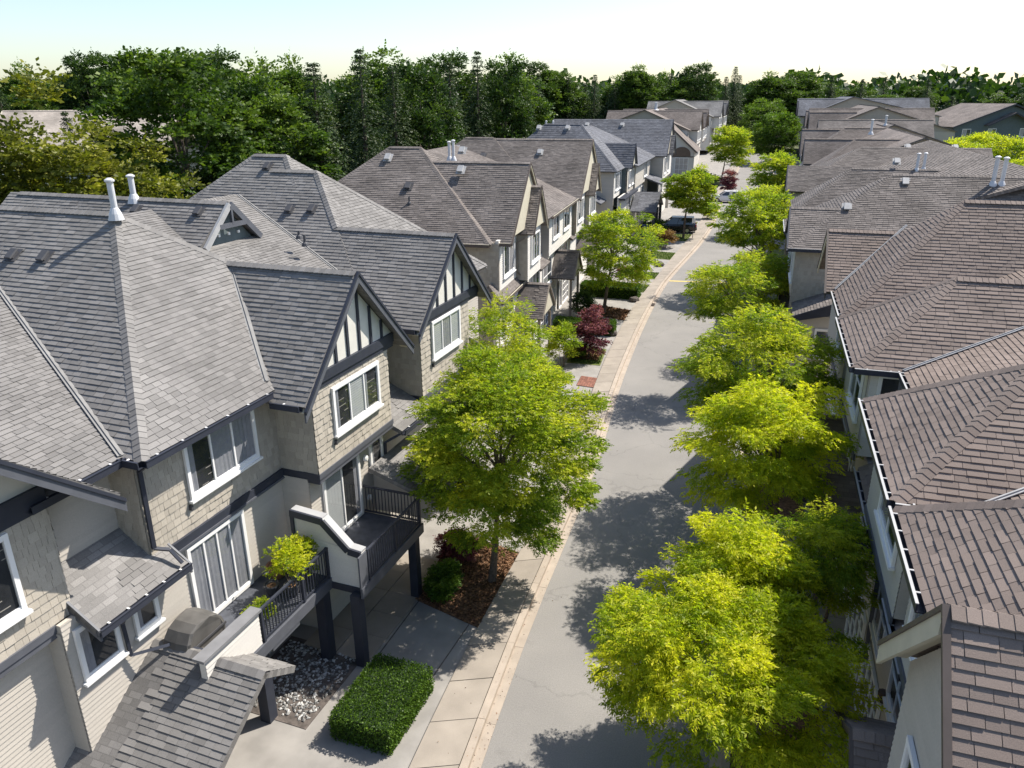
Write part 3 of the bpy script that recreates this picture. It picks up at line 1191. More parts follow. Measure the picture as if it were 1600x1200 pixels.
    def gutter(b, p, q, out, rimmat=None, hang=0.75, ticks=True):
        """eave gutter from p to q; out = (do, ds) outward direction"""
        a, c = b.T(*p), b.T(*q)
        ov = Vector((b.sg * out[0], out[1], 0))
        m1 = MB()
        d = (c - a)
        L = d.length
        d.normalize()
        def PP(u, v, dd):
            return a + d * u + b.Z * v + ov * dd
        m1.box(PP, 0, L, -0.14, 0.015, 0.10, 0.125, m=0)
        m1.box(PP, 0, L, -0.14, -0.12, 0.0, 0.10, m=0)
        m1.box(PP, 0, L, -0.16, -0.0, -0.03, 0.0, m=0)
        m1.box(PP, 0, L, 0.015, 0.032, 0.092, 0.14, m=1)
        if ticks:
            k = hang * 0.5
            while k < L:
                m1.box(PP, k, k + 0.04, 0.004, 0.02, 0.0, 0.095, m=2)
                k += hang
        m1.build('gutter', [b.trim, rimmat or b.trim, rimmat or M['white']], b.root)

    def rake(b, of, lowp, apex, mat, w=0.28, th=0.05, mat2=None):
        """barge board along a gable edge, in the plane o = of; lowp, apex = (s, z)"""
        a, c = b.T(of, lowp[0], lowp[1]), b.T(of, apex[0], apex[1])
        m1 = MB()
        off = Vector((0, 0, -w))
        m1.prism([a, c, c + off, a + off], b.O * th)
        o = m1.build('barge_board', mat, b.root)
        m1 = MB()
        up = Vector((0, 0, 0.02))
        m1.prism([a + up, c + up, c + up - Vector((0, 0, 0.09)), a + up - Vector((0, 0, 0.09))], b.O * (th + 0.03))
        m1.build('barge_moulding', mat2 or mat, b.root)
        return o

    # ---- walls
    def frame(b, side, c):
        """origin and axes of a wall face: F faces the street, N faces lower s, B faces higher s"""
        if side == 'F':
            return b.T(c, 0, 0), b.S, b.O
        if side == 'N':
            return b.T(0, c, 0), b.O, -b.S
        return b.T(0, c, 0), b.O, b.S

    def P(b, side, c):
        P0, U, Nn = b.frame(side, c)
        k0 = P0.copy()
        return lambda u, v, d: k0 + U * u + b.Z * v + Nn * d

    def wall(b, side, c, poly, kind='lap', th=0.16):
        P0, U, Nn = b.frame(side, c)
        if poly and len(poly) == 2:
            (u0, v0), (u1, v1) = poly
            poly = [(u0, v0), (u1, v0), (u1, v1), (u0, v1)]
        m1 = MB()
        m1.prism([P0 + U * u + b.Z * v for u, v in poly], -Nn * th)
        wm = {'shake': M['wall_beige'], 'lap': M['lap'], 'lap_white': M['lap_white'], 'stucco': M['stucco'], 'teal': M['wall_teal'], 'plain': M['lap'], 'plainshake': M['shake']}[kind]
        w = m1.build('wall', wm, b.root)
        if b.wallp is None:
            b.wallp = w
        if b.detail < 2:
            return w
        if kind == 'shake':
            pk = [] if b.near else None
            clad(b.kfield, P0, U, b.Z, Nn, poly, 0.19, SK_W, 0.02, b.rnd, gap=0.003, picks=pk)
            if pk:
                b.kpicks += pk
        elif kind in ('lap', 'lap_white'):
            f = MB()
            clad(f, P0, U, b.Z, Nn, poly, 0.115, ((3.6, 0), (4.2, 1)), 0.018, b.rnd, gap=0.001, jit=0.0)
            f.build('lap_siding', M[kind], w, kind='stuff')
        return w

    def band(b, side, c, u0, u1, v0, v1, mat, d=0.05, name='trim_band', d0=0.004):
        m1 = MB()
        P = b.P(side, c)
        m1.box(P, u0, u1, v0, v1, d0, d)
        return m1.build(name, mat, b.root)

    def window(b, side, c, u0, u1, v0, v1, n=3, mats=('glass',), sill=True, trim=0.10, mid=None, d=0.0, name='window', frame='white'):
        P = b.P(side, c)
        m1 = MB()
        e = d + 0.004
        t = trim
        m1.box(P, u0 - t, u1 + t, v1, v1 + t, e, d + 0.075)
        m1.box(P, u0 - t, u0, v0, v1, e, d + 0.07)
        m1.box(P, u1, u1 + t, v0, v1, e, d + 0.07)
        m1.box(P, u0 - t, u1 + t, v0 - t, v0, e, d + 0.072)
        if sill:
            m1.box(P, u0 - t - 0.05, u1 + t + 0.05, v0 - t - 0.06, v0 - t, e, d + 0.13)
        w = (u1 - u0) / n
        bars = [u0 + w * i for i in range(1, n)]
        for x in bars:
            m1.box(P, x - 0.025, x + 0.025, v0, v1, e, d + 0.052)
        for i in range(n):   # sash edges
            a, z = u0 + w * i, u0 + w * (i + 1)
            m1.box(P, a, z, v0, v0 + 0.035, e, d + 0.045)
            m1.box(P, a, z, v1 - 0.035, v1, e, d + 0.045)
        if mid:
            for mv in mid:
                m1.box(P, u0, u1, mv - 0.018, mv + 0.018, e, d + 0.048)
        wn = m1.build(name, M[frame], b.root)
        for i in range(n):
            mt = mats[i % len(mats)]
            a, z = u0 + w * i + 0.002, u0 + w * (i + 1) - 0.002
            if b.near and mt != 'door':
                # dark sheet painted as an unlit room, then curtain folds or blind slats, then clear glass
                g = MB()
                g.box(P, a, z, v0 + 0.002, v1 - 0.002, d + 0.002, d + 0.006)
                if mt in ('curtain', 'glass', 'greenglass'):
                    lo, hi = (a, z) if mt == 'curtain' else ((a, a + (z - a) * 0.28) if i % 2 == 0 else (z - (z - a) * 0.25, z))
                    c = MB()
                    k = max(6, int((hi - lo) / 0.035))
                    ph = b.rnd.random() * 6
                    row = []
                    for q in range(k + 1):
                        t = q / k
                        dd = d + 0.016 + 0.009 * math.sin(q * 1.57 + ph) * (0.6 + 0.4 * math.sin(q * 0.37 + ph))
                        row.append((lo + (hi - lo) * t, dd))
                    for (ua, da), (ub, db) in zip(row, row[1:]):
                        c.face([P(ua, v0 + 0.03, da), P(ub, v0 + 0.03, db), P(ub, v1 - 0.01, db), P(ua, v1 - 0.01, da)])
                    c.build('curtain', M['cloth'], wn)
                elif mt == 'blind':
                    c = MB()
                    k = int((v1 - v0) / 0.075)
                    for q in range(k):
                        vv = v0 + 0.03 + q * 0.075
                        c.face([P(a + .01, vv, d + 0.022), P(z - .01, vv, d + 0.022), P(z - .01, vv + 0.062, d + 0.010), P(a + .01, vv + 0.062, d + 0.010)])
                    c.build('window_blind', M['slat'], wn)
                g.build('room_backing', M['room'], wn)
                g = MB()
                g.face([P(a, v0 + .002, d + 0.032), P(z, v0 + .002, d + 0.032), P(z, v1 - .002, d + 0.032), P(a, v1 - .002, d + 0.032)])
                g.build('pane', M['clear'], wn)
            else:
                g = MB()
                g.box(P, a, z, v0 + 0.002, v1 - 0.002, d + 0.008, d + 0.022)
                g.build('pane', M[mt], wn)
        return wn

    def vent(b, o, s, z, slope_out, mat='ventgrey', sc_=1.0):
        """low box vent lying on a roof plane; slope_out = (do, ds) direction the plane falls to"""
        m1 = MB()
        p = b.T(o, s, z)
        dn = Vector((b.sg * slope_out[0], slope_out[1], 0)).normalized()
        sd = dn.cross(b.Z).normalized()
        k = 0.8
        fall = (dn - b.Z * k).normalized()
        nn = sd.cross(fall)
        if nn.z < 0:
            nn = -nn
        a, bb, c = sd * 0.17 * sc_, fall * 0.2 * sc_, nn * 0.13 * sc_
        m1.hexa([p - a * 1.5 - bb * 1.5, p + a * 1.5 - bb * 1.5, p + a * 1.5 + bb * 1.5, p - a * 1.5 + bb * 1.5] + [q + nn * 0.03 for q in (p - a * 1.5 - bb * 1.5, p + a * 1.5 - bb * 1.5, p + a * 1.5 + bb * 1.5, p - a * 1.5 + bb * 1.5)])
        m1.hexa([p - a * .8 - bb * .8, p + a * .8 - bb * .8, p + a * .8 + bb * .8, p - a * .8 + bb * .8, p - a * .8 - bb * .7 + c, p + a * .8 - bb * .7 + c, p + a * .8 + bb + c, p - a * .8 + bb + c])
        m1.hexa([p - a - bb + c, p + a - bb + c, p + a + bb * 1.35 + c, p - a + bb * 1.35 + c, p - a * .9 - bb + c * 1.45, p + a * .9 - bb + c * 1.45, p + a * .9 + bb * 1.3 + c * 1.5, p - a * .9 + bb * 1.3 + c * 1.5])
        return m1.build('roof_vent', M[mat], b.roof)

    def flue(b, o, s, z, h=0.9, r=0.09):
        m1 = MB()
        p = b.T(o, s, z)
        m1.lathe(p, [(r * 2.4, -0.15), (r * 1.9, 0.02), (r * 1.2, 0.16), (r, 0.18), (r, h), (r * 1.25, h), (r * 1.5, h + 0.02), (r * 1.5, h + 0.06), (r * 0.6, h + 0.11)], 14)
        return m1.build('flue_pipe', M['pipewhite'], b.roof)

    def stack(b, o, s, z, h=0.32):
        m1 = MB()
        p = b.T(o, s, z)
        m1.lathe(p, [(0.13, -0.08), (0.1, 0.02), (0.05, 0.06), (0.045, h), (0.03, h)], 10)
        return m1.build('vent_pipe', M['ventgrey'], b.roof)

    def downpipe(b, pts, mat=None, w=0.075):
        m1 = MB()
        v = [b.T(*p) for p in pts]
        for a, c in zip(v, v[1:]):
            m1.beam(a, c, w, w, up=Vector((0.3, 0.9, 0.1)))
        m1.build('downspout', mat or b.trim, b.root)

    def railing(b, side, c, u0, u1, v0, v1, gap=0.115, posts=(), mat='navy'):
        P = b.P(side, c)
        m1 = MB()
        m1.box(P, u0, u1, v1 - 0.05, v1, -0.035, 0.035)
        m1.box(P, u0, u1, v0, v0 + 0.05, -0.02, 0.02)
        for x in posts:
            m1.box(P, x - 0.035, x + 0.035, v0 - 0.05, v1 + 0.01, -0.04, 0.04)
        r = m1.build('railing', M[mat], b.root)
        g = MB()
        g.box(lambda u, v, d: b.frame(side, c)[1] * u + b.Z * v + b.frame(side, c)[2] * d, -0.011, 0.011, 0, v1 - v0 - 0.1, -0.011, 0.011)
        me = g.mesh('baluster', M[mat])
        x = u0 + gap * 0.7
        while x < u1 - gap * 0.3:
            o = link('baluster', me, r)
            o.location = P(x, v0 + 0.05, 0)
            x += gap
        return r

    def gable_end(b, of, sm, zr, s0, s1, z0, panel='stucco', timbers=5, tmat='navy', bandh=0.28, wz=None):
        """infill of a street gable at o = of between s0 and s1 above z0, dark uprights over pale panels"""
        half = (s1 - s0) / 2
        k = (zr - z0) / half
        b.wall('F', of, [(s0, z0), (s1, z0), (sm, zr)], panel if panel == 'stucco' else panel)
        if timbers:
            m0 = None
            for i in range(1, timbers + 1):
                u = s0 + (s1 - s0) * i / (timbers + 1)
                top = zr - abs(u - sm) * k - 0.02
                if top - z0 < 0.15:
                    continue
                m1 = MB()
                P = b.P('F', of)
                m1.box(P, u - 0.05, u + 0.05, z0 + 0.002, top, 0.004, 0.05)
                m1.build('timber', M[tmat], b.root)
        if bandh:
            b.band('F', of, s0 + 0.02, s1 - 0.02, z0 - bandh, z0, M[tmat], 0.09, 'timber_rail')
            b.band('F', of, s0 + 0.02, s1 - 0.02, z0 - bandh - 0.16, z0 - bandh, M[tmat], 0.05, 'timber_rail')

    def porch(b, sm, o0, o1, zr, ze, half, trim='taupe', post=True, infill='cream', pw=0.16):
        """small gabled entrance roof on posts"""
        b.gable(o1, sm - half, sm, sm + half, zr, ze, ze, o0)
        b.rake(o1, (sm - half, ze), (sm, zr), M[trim], 0.16, 0.04)
        b.rake(o1, (sm + half, ze), (sm, zr), M[trim], 0.16, 0.04)
        m1 = MB()
        m1.prism([b.T(o1 - 0.05, sm - half + 0.15, ze + 0.02), b.T(o1 - 0.05, sm + half - 0.15, ze + 0.02), b.T(o1 - 0.05, sm, zr - 0.2)], -b.O * 0.06)
        m1.build('porch_gable', M[infill], b.root)
        b.cap((o0, sm, zr), (o1, sm, zr), single=False)
        if post:
            for sgn in (-1, 1):
                x = sm + sgn * (half - 0.35)
                m1 = MB()
                m1.beam(b.T(o1 - 0.25, x, 0), b.T(o1 - 0.25, x, ze + 0.1), pw, pw, up=Vector((0, 1, 0)))
                m1.build('porch_post', M[trim], b.root)
                m1 = MB()
                m1.beam(b.T(o1 - 0.25, x, ze - 0.5), b.T(o1 - 0.25, x - sgn * 0.0, ze - 0.5) + b.O * 0.0 + Vector((0, -sgn * 0.5, 0.5)), 0.09, 0.09)
                m1.build('porch_brace', M[trim], b.root)
            m1 = MB()
            m1.beam(b.T(o1 - 0.25, sm - half + 0.2, ze + 0.02), b.T(o1 - 0.25, sm + half - 0.2, ze + 0.02), 0.14, 0.18)
            m1.build('porch_beam', M[trim], b.root)


# ================================================================== block 1: grey roofs, navy timbers (az 20.5)
b = Block('grey roofed townhouse row with navy half timbered gables and balconies over the driveway', 20.5, 1, 20.0, -12.8, 'sh_grey', 'navy', near=True)
B1 = b
b.slope(-12.95, 7.85, -23.0, 11.44, -9.0, 14.8)                       # plain street slope beside hip A
A0, A1 = b.hip(-12.39, 10.82, 21.42, 7.85, 0.8, -28.5, back=True)     # hip A
b.slope(-13.0, 8.4, -21.3, 11.41, 18.5, 25.9)                      # street slope between the hips
D0 = b.gable(-18.3, 18.4, 21.4, 24.4, 11.72, 9.3, 9.3, -28.5)         # little roof behind with open truss
C0, C1 = b.hip(-13.05, 21.5, 31.8, 7.85, 0.865, -27.4, back=True)                # hip C
E0, E1 = b.hip(-14.25, 21.5, 33.1, 7.85, 0.86, -27.4, back=True)
Bg = b.gable(-11.3, 15.05, 18.0, 20.95, 10.5, 7.6, 7.6, -16.2)        # gable B
Cg = b.gable(-11.3, 21.5, 24.6, 27.7, 10.5, 7.83, 7.6, -18.0)         # gable C
Ag = b.gable(-12.2, 1.2, 5.6, 10.0, 11.2, 7.55, 7.55, -17.0)          # gable A0, mostly outside the picture
# low roofs over the recesses and the porch
b.slope(-12.3, 4.98, -13.62, 5.95, 8.9, 11.45)
b.slope(-11.25, 4.9, -13.5, 5.9, 19.9, 22.3)
b.slope(-11.0, 4.9, -13.0, 5.8, 25.9, 28.2)
b.gable(-9.75, 7.0, 10.6, 11.6, 3.3, 0.95, 2.65, -13.3)               # porch roof below the balcony
b.slope(-9.4, 3.3, -11.8, 4.1, 18.6, 21.3)                            # porch roof behind the tree
# caps, flashings
b.cap((-12.39, 10.82, 7.85), A0)
b.cap(A0, A1)
b.cap((-12.39, 21.42, 7.85), A0)
b.cap(Bg[0], (-15.7, 18.0, 10.5))
b.cap(Cg[0], (-16.2, 24.6, 10.5))
b.cap((C0[0] + 2.1, C0[1] - 2.1, C0[2] - 1.8), C0)
b.cap(C0, (C0[0] + 5.1, C0[1] + 5.1, C0[2] - 4.4))
b.cap((C0[0], C0[1], C0[2]), (E0[0] - 0.2, C0[1], C0[2]))
b.cap(E0, E1)
b.cap((E0[0] + 1.2, E0[1] - 1.2, E0[2] - 1.03), E0)
b.cap((-27.4, 21.5, 7.85), E1, single=False)
b.cap(D0[0], (-28, 21.4, 11.72), single=False)
b.cap((-21.3, 22.0, 11.41), (-21.3, 25.4, 11.41), single=False)
b.flash((-12.95, 10.82, 7.86), (-21.5, 14.65, 10.91), 0.14)
b.flash((-12.62, 15.3, 8.02), (-15.55, 17.98, 10.38), 0.16)
b.flash((-13.6, 22.35, 8.6), (-21.2, 25.5, 11.36), 0.14)
# eaves
b.gutter((-12.39, 10.82, 7.85), (-12.39, 15.1, 7.85), (1, 0))
b.gutter((-12.95, 10.82, 7.85), (-12.39, 10.82, 7.85), (0, -1), hang=0.4)
b.gutter((-12.95, 8.6, 7.85), (-12.95, 10.82, 7.85), (1, 0))
b.gutter((-12.3, 15.05, 7.62), (-11.4, 15.05, 7.62), (0, -1))
b.gutter((-13.2, 21.5, 7.85), (-11.4, 21.5, 7.85), (0, -1), ticks=False)
b.gutter((-12.3, 8.9, 4.98), (-12.3, 11.45, 4.98), (1, 0), hang=0.5)
b.gutter((-11.25, 19.9, 4.9), (-11.25, 22.3, 4.9), (1, 0))
for s in (8.9, 11.45):
    m1 = MB()
    m1.prism([b.T(-12.25, s, 4.98), b.T(-13.6, s, 5.93), b.T(-13.6, s, 5.6), b.T(-12.25, s, 4.72)], Vector((0, 0.05, 0)))
    m1.build('barge_board', M['slatetrim'], b.root)
# gable fronts
for of, s0, sm, s1, zr, z0, z1 in ((-11.3, 15.05, 18.0, 20.95, 10.5, 7.6, 7.6), (-11.3, 21.5, 24.6, 27.7, 10.5, 7.83, 7.6), (-12.2, 1.2, 5.6, 10.0, 11.2, 7.55, 7.55)):
    b.rake(of, (s0 - 0.05, z0 - 0.12), (sm, zr + 0.02), M['slatetrim'], 0.30, 0.05, M['navy'])
    b.rake(of, (s1 + 0.05, z1 - 0.12), (sm, zr + 0.02), M['slatetrim'], 0.30, 0.05, M['navy'])
    m1 = MB()       # pale soffits under the overhang
    for sx, zx in ((s0, z0), (s1, z1)):
        m1.prism([b.T(of - 0.02, sx, zx - 0.16), b.T(of - 0.02, sm, zr - 0.16), b.T(of - 0.42, sm, zr - 0.16), b.T(of - 0.42, sx, zx - 0.16)], Vector((0, 0, -0.02)))
    m1.build('soffit', M['cream'], b.root)
b.gable_end(-11.6, 18.0, 10.2, 15.8, 20.2, 8.13, timbers=6)
b.gable_end(-11.6, 24.6, 10.28, 22.1, 27.1, 8.13, timbers=6)
b.gable_end(-13.0, 5.6, 10.95, 2.2, 9.0, 8.15, timbers=6, bandh=0.34)
# bay B, bay C, A0 bay: shakes above, flared foot
for s0, s1, o, oin, zt, zb in ((15.75, 19.85, -11.6, -13.6, 7.72, 5.3), (22.1, 26.2, -11.6, -13.6, 7.72, 5.25), (2.0, 9.0, -13.0, -14.2, 7.72, 5.2)):
    b.wall('F', o, [(s0, zb), (s1, zt)], 'shake')
    b.wall('N', s0, [(oin, zb), (o, zt)], 'shake')
    b.wall('B', s1, [(oin, zb), (o, zt)], 'shake')
    b.band('F', o, s0 - 0.04, s1 + 0.04, zb - 0.16, zb, M['slatetrim'], 0.06)
    b.band('F', o, s0 - 0.04, s1 + 0.04, zb - 0.3, zb - 0.16, M['slatetrim'], 0.03)
    b.band('N', s0, oin, o + 0.04, zb - 0.3, zb, M['navy'], 0.05)
    m1 = MB()
    m1.prism([b.T(o, s0, zb - 0.3), b.T(o, s1, zb - 0.3), b.T(oin, s1, zb - 0.3), b.T(oin, s0, zb - 0.3)], Vector((0, 0, 0.05)))
    m1.build('bay_underside', M['wall_beige'], b.root)
# unit A: shakes above the belt, laps below
b.wall('F', -12.83, [(10.95, 5.28), (15.8, 7.75)], 'shake')
b.wall('N', 10.95, [(-13.65, 5.2), (-12.83, 7.75)], 'shake')
b.wall('F', -13.62, [(8.9, 5.4), (11.0, 7.85)], 'lap')
b.band('F', -12.83, 10.95, 15.75, 5.08, 5.30, M['navy'], 0.09)
b.band('F', -12.83, 10.95, 15.75, 5.02, 5.08, M['slatetrim'], 0.12)
b.wall('F', -12.84, [(8.55, 0.0), (15.9, 5.2)], 'lap')
b.wall('F', -13.3, [(2.0, 0.0), (8.6, 5.2)], 'lap')
b.wall('N', 8.55, [(-13.3, 0.0), (-12.86, 5.0)], 'lap')
b.wall('F', -13.64, [(19.8, 4.5), (22.2, 7.85)], 'shake')
b.wall('F', -11.93, [(15.7, 2.3), (19.95, 5.1)], 'lap')
b.wall('N', 15.7, [(-13.0, 0.0), (-11.95, 5.1)], 'lap')
b.wall('F', -11.93, [(15.7, 0.0), (19.95, 2.35)], 'lap_white')
b.wall('F', -12.4, [(19.9, 0.0), (27.9, 5.0)], 'lap')
b.wall('B', 31.4, [(-27.0, 0), (-13.4, 7.8)], 'plain')
b.wall('F', -13.4, [(26.1, 0), (31.4, 7.8)], 'lap')
b.wall('N', 0.0, [(-27.0, 0), (-13.4, 7.8)], 'plain')
b.wall('F', -26.9, [(0.0, 0), (31.4, 7.8)], 'plain')
# windows
b.window('F', -12.83, 12.42, 14.74, 6.17, 7.62, 3, ('glass', 'curtain', 'curtain'), d=0.02)
b.window('F', -12.84, 12.0, 13.85, 2.78, 4.86, 4, ('curtain',), sill=False, d=0.02, name='patio_door')
b.window('F', -11.6, 16.75, 19.08, 6.2, 7.42, 3, ('greenglass', 'blind', 'greenglass'), d=0.02)
b.window('F', -11.93, 16.35, 18.1, 2.78, 4.86, 2, ('blind', 'glass'), sill=False, d=0.02, name='patio_door')
b.window('F', -11.93, 18.95, 19.55, 3.95, 4.95, 1, ('glass',), d=0.02)
b.window('F', -11.6, 23.02, 25.2, 6.45, 7.62, 3, ('blind', 'curtain', 'blind'), d=0.02)
b.window('F', -13.0, 5.6, 8.0, 6.0, 7.5, 3, ('glass', 'blind', 'glass'), d=0.02)
b.window('F', -12.84, 8.85, 9.65, 3.75, 4.85, 1, ('glass',), d=0.02)
b.window('F', -12.84, 10.25, 10.75, 3.85, 4.85, 1, ('glass',), d=0.02)
for (u, o, zz) in ((12.25, -12.83, 5.95), (16.6, -11.6, 5.95), (22.9, -11.6, 6.2)):
    b.band('F', o, u, u + 0.06, zz - 0.12, zz, M['ventgrey'], 0.1, 'weep_box')
m1 = MB()
Pf = b.P('F', -11.93)
for (u, v) in ((18.55, 4.45), (18.6, 3.05)):
    c = Pf(u, v, 0.05)
    m1.lathe((0, 0, 0), [(0.02, 0), (0.1, 0.0), (0.1, 0.07), (0.06, 0.1)], 12)
    vv = [Vector(q) for q in m1.v]
    m1.v = [tuple(c + b.O * q.z + b.S * q.x + b.Z * q.y) for q in vv]
    m1.build('wall_vent', M['white'], b.root)
    m1 = MB()
# downspouts
b.downpipe([(-12.4, 10.95, 7.75), (-12.72, 11.0, 7.5), (-12.74, 11.0, 5.55)], w=0.09)
b.downpipe([(-12.74, 11.0, 5.55), (-12.5, 11.2, 5.45), (-12.25, 11.25, 5.12)], w=0.07)
b.downpipe([(-12.25, 9.5, 4.85), (-12.7, 9.8, 4.4), (-12.72, 9.85, 3.5), (-12.3, 10.6, 3.35), (-11.6, 10.8, 3.2)], w=0.07)
b.downpipe([(-11.3, 20.0, 4.8), (-11.8, 19.7, 4.5), (-11.85, 19.7, 2.75)], w=0.08)
# open truss on the little roof
for sgn in (-1, 1):
    m1 = MB()
    m1.beam(b.T(-18.22, 21.4 + sgn * 0.02, 11.66), b.T(-18.22, 21.4 + sgn * 1.42, 10.36), 0.1, 0.2)
    m1.build('barge_board', M['ventlight'] if sgn < 0 else M['slatetrim'], b.root)
m1 = MB()
m1.beam(b.T(-18.2, 20.75, 10.98), b.T(-18.2, 22.05, 10.98), 0.08, 0.16)
m1.beam(b.T(-18.2, 21.4, 10.98), b.T(-18.2, 21.4, 11.6), 0.08, 0.09)
m1.build('truss_tie', M['slatetrim'], b.root)
b.wall('F', -18.45, [(20.0, 10.2), (22.8, 10.2), (21.4, 11.55)], 'teal')
for u in (20.9, 21.4, 21.9):
    b.band('F', -18.45, u - 0.045, u + 0.045, 10.62, 10.71, M['white'], 0.06, 'truss_stud')
# vents, flues
for o, s, z in ((-20.1, 14.76, 11.02), (-18.95, 14.78, 11.04)):
    b.vent(o, s, z, (0, -1), sc_=0.72)
for o, s, z in ((-21.9, 20.95, 11.38), (-19.2, 21.0, 11.42)):
    b.vent(o, s, z, (0, -1), sc_=0.72)
for o, s, z in ((-18.53, 25.11, 11.0), (-17.54, 25.16, 11.04), (-20.6, 26.75, 12.42)):
    b.vent(o, s, z, (0, -1), sc_=0.72)
b.flue(-17.4, 15.9, 12.1, 0.85, 0.085)
b.flue(-22.3, 21.3, 11.7, 0.75, 0.1)
b.stack(-16.3, 22.75, 10.2)
b.stack(-14.2, 22.9, 8.65)
b.stack(-16.7, 23.0, 10.4, 0.2)
# balcony A
m1 = MB()
m1.prism([b.T(-11.0, 10.2, 2.38), b.T(-11.0, 15.0, 2.38), b.T(-12.82, 15.0, 2.38), b.T(-12.82, 10.2, 2.38)], Vector((0, 0, 0.26)))
m1.build('balcony_floor', M['deck'], b.root)
b.band('F', -11.0, 10.2, 15.02, 2.3, 2.62, M['slatetrim'], 0.07, 'balcony_fascia')
b.band('F', -11.0, 12.3, 13.4, 2.18, 2.3, M['slatetrim'], 0.05, 'balcony_fascia')
b.wall('F', -11.0, [(10.2, 2.3), (12.0, 3.56)], 'lap_white')
m1 = MB()
m1.prism([b.T(-10.92, 10.1, 3.56), b.T(-10.92, 12.06, 3.56), b.T(-11.24, 12.06, 3.56), b.T(-11.24, 10.1, 3.56)], Vector((0, 0, 0.07)))
m1.build('parapet_cap', M['greycap'], b.root)
b.railing('F', -11.0, 12.05, 14.95, 2.68, 3.58, posts=(12.1, 13.75, 14.9), mat='navy')
for s in (14.72,):
    for o in (-11.15,):
        m1 = MB()
        m1.beam(b.T(o, s, 0), b.T(o, s, 2.4), 0.3, 0.3, up=Vector((0, 1, 0)))
        m1.build('balcony_post', M['navy'], b.root)
m1 = MB()
m1.beam(b.T(-11.3, 12.2, 0), b.T(-11.3, 12.2, 2.4), 0.3, 0.3, up=Vector((0, 1, 0)))
m1.build('balcony_post', M['navy'], b.root)
# balcony B with the S-shaped side wall
m1 = MB()
m1.prism([b.T(-9.92, 14.95, 2.38), b.T(-9.92, 18.35, 2.38), b.T(-11.92, 18.35, 2.38), b.T(-11.92, 14.95, 2.38)], Vector((0, 0, 0.27)))
m1.build('balcony_floor', M['deck'], b.root)
side = [(-12.75, 2.42), (-9.92, 2.42), (-9.92, 3.62), (-10.3, 3.66), (-10.6, 3.86), (-11.0, 4.36), (-11.25, 4.46), (-12.05, 4.5), (-12.05, 4.0), (-12.75, 4.0)]
P0, U, Nn = b.frame('N', 14.95)
poly = [(-12.05, 2.42), (-9.92, 2.42), (-9.92, 3.62), (-10.3, 3.66), (-11.05, 4.42), (-12.05, 4.5)]
b.wall('N', 14.95, poly, 'lap_white', th=0.22)
m1 = MB()
for a, c in zip(poly[2:], poly[3:]):
    m1.beam(P0 + U * a[0] + b.Z * (a[1] + 0.03) - Nn * 0.11, P0 + U * c[0] + b.Z * (c[1] + 0.03) - Nn * 0.11, 0.28, 0.05)
m1.build('parapet_cap', M['rimgrey'], b.root)
m1 = MB()
for a, c in zip(poly[2:], poly[3:]):
    m1.beam(P0 + U * a[0] + b.Z * (a[1] - 0.03) + Nn * 0.05, P0 + U * c[0] + b.Z * (c[1] - 0.03) + Nn * 0.05, 0.07, 0.2)
m1.beam(P0 + U * -12.02 + b.Z * 2.5 + Nn * 0.03, P0 + U * -12.02 + b.Z * 4.45 + Nn * 0.03, 0.05, 0.1)
m1.build('parapet_trim', M['navy'], b.root)
b.band('N', 14.95, -11.2, -9.88, 2.3, 2.5, M['navy'], 0.05, 'balcony_fascia')
b.band('F', -9.92, 14.75, 18.4, 2.3, 2.62, M['slatetrim'], 0.07, 'balcony_fascia')
b.band('F', -9.92, 14.73, 15.12, 2.6, 3.6, M['slatetrim'], 0.05, 'parapet_end')
b.railing('F', -9.9, 15.15, 18.3, 2.68, 3.6, posts=(15.2, 16.7, 18.25))
b.railing('B', 18.35, -11.9, -9.95, 2.68, 3.6)
for s, o in ((14.8, -10.08), (18.15, -10.1)):
    m1 = MB()
    m1.beam(b.T(o, s, 0), b.T(o, s, 2.4), 0.27, 0.27, up=Vector((0, 1, 0)))
    m1.build('balcony_post', M['navy'], b.root)
# low parapet box beside balcony B
b.wall('N', 19.0, [(-11.9, 2.4), (-10.0, 3.7)], 'lap')
b.band('N', 19.0, -11.9, -9.98, 3.7, 3.8, M['navy'], 0.05)
b.gutter((-9.4, 18.6, 3.3), (-9.4, 21.3, 3.3), (1, 0))
b.cap((-13.3, 10.6, 3.3), (-9.75, 10.6, 3.3))
b.finish()


def b_world(bl, s, w, z=0.0):
    p = bl.t * s + bl.n * w
    return (p.x, p.y, z)


# ================================================================== block 2: brown roofs, cream gables (az 14.5)
b = Block('brown roofed townhouse row with cream gable ends and small brown entrance porches', 14.5, 1, 50.0, -10.2, 'sh_char', 'browntrim')
B2 = b
H0, H1 = b.hip(-10.98, 38.0, 49.6, 7.85, 0.77, -24.5, back=True)
G1 = b.gable(-10.0, 38.65, 43.05, 47.45, 11.6, 7.85, 7.85, -16.6)
g2 = b.gable(-9.55, 41.95, 43.9, 45.85, 10.25, 7.8, 7.8, -12.5)
b.slope(-9.85, 7.85, -20.0, 11.5, 47.0, 60.0)
b.feat(lambda o, s: -9, [[(-20.0, 47.5, 11.5), (-20.0, 60.0, 11.5), (-24.0, 60.0, 9.5), (-24.0, 47.5, 9.5)]])
b.cap((-20.0, 46.0, 11.5), (-20.0, 60.0, 11.5))
H2, H3 = b.hip(-12.5, 58.0, 68.6, 7.85, 0.77, -25.5, back=True)
G3 = b.gable(-9.6, 58.0, 63.3, 68.6, 11.85, 7.8, 7.8, -18.0)
g4 = b.gable(-9.2, 62.3, 64.3, 66.3, 9.95, 7.6, 7.6, -12.5)
b.cap((-10.98, 38.0, 7.85), H0)
b.cap(H0, H1)
b.cap(H2, H3)
b.cap((-24.5, 38.0, 7.85), H1)
b.cap((-15.9, 43.05, 11.6), G1[0])
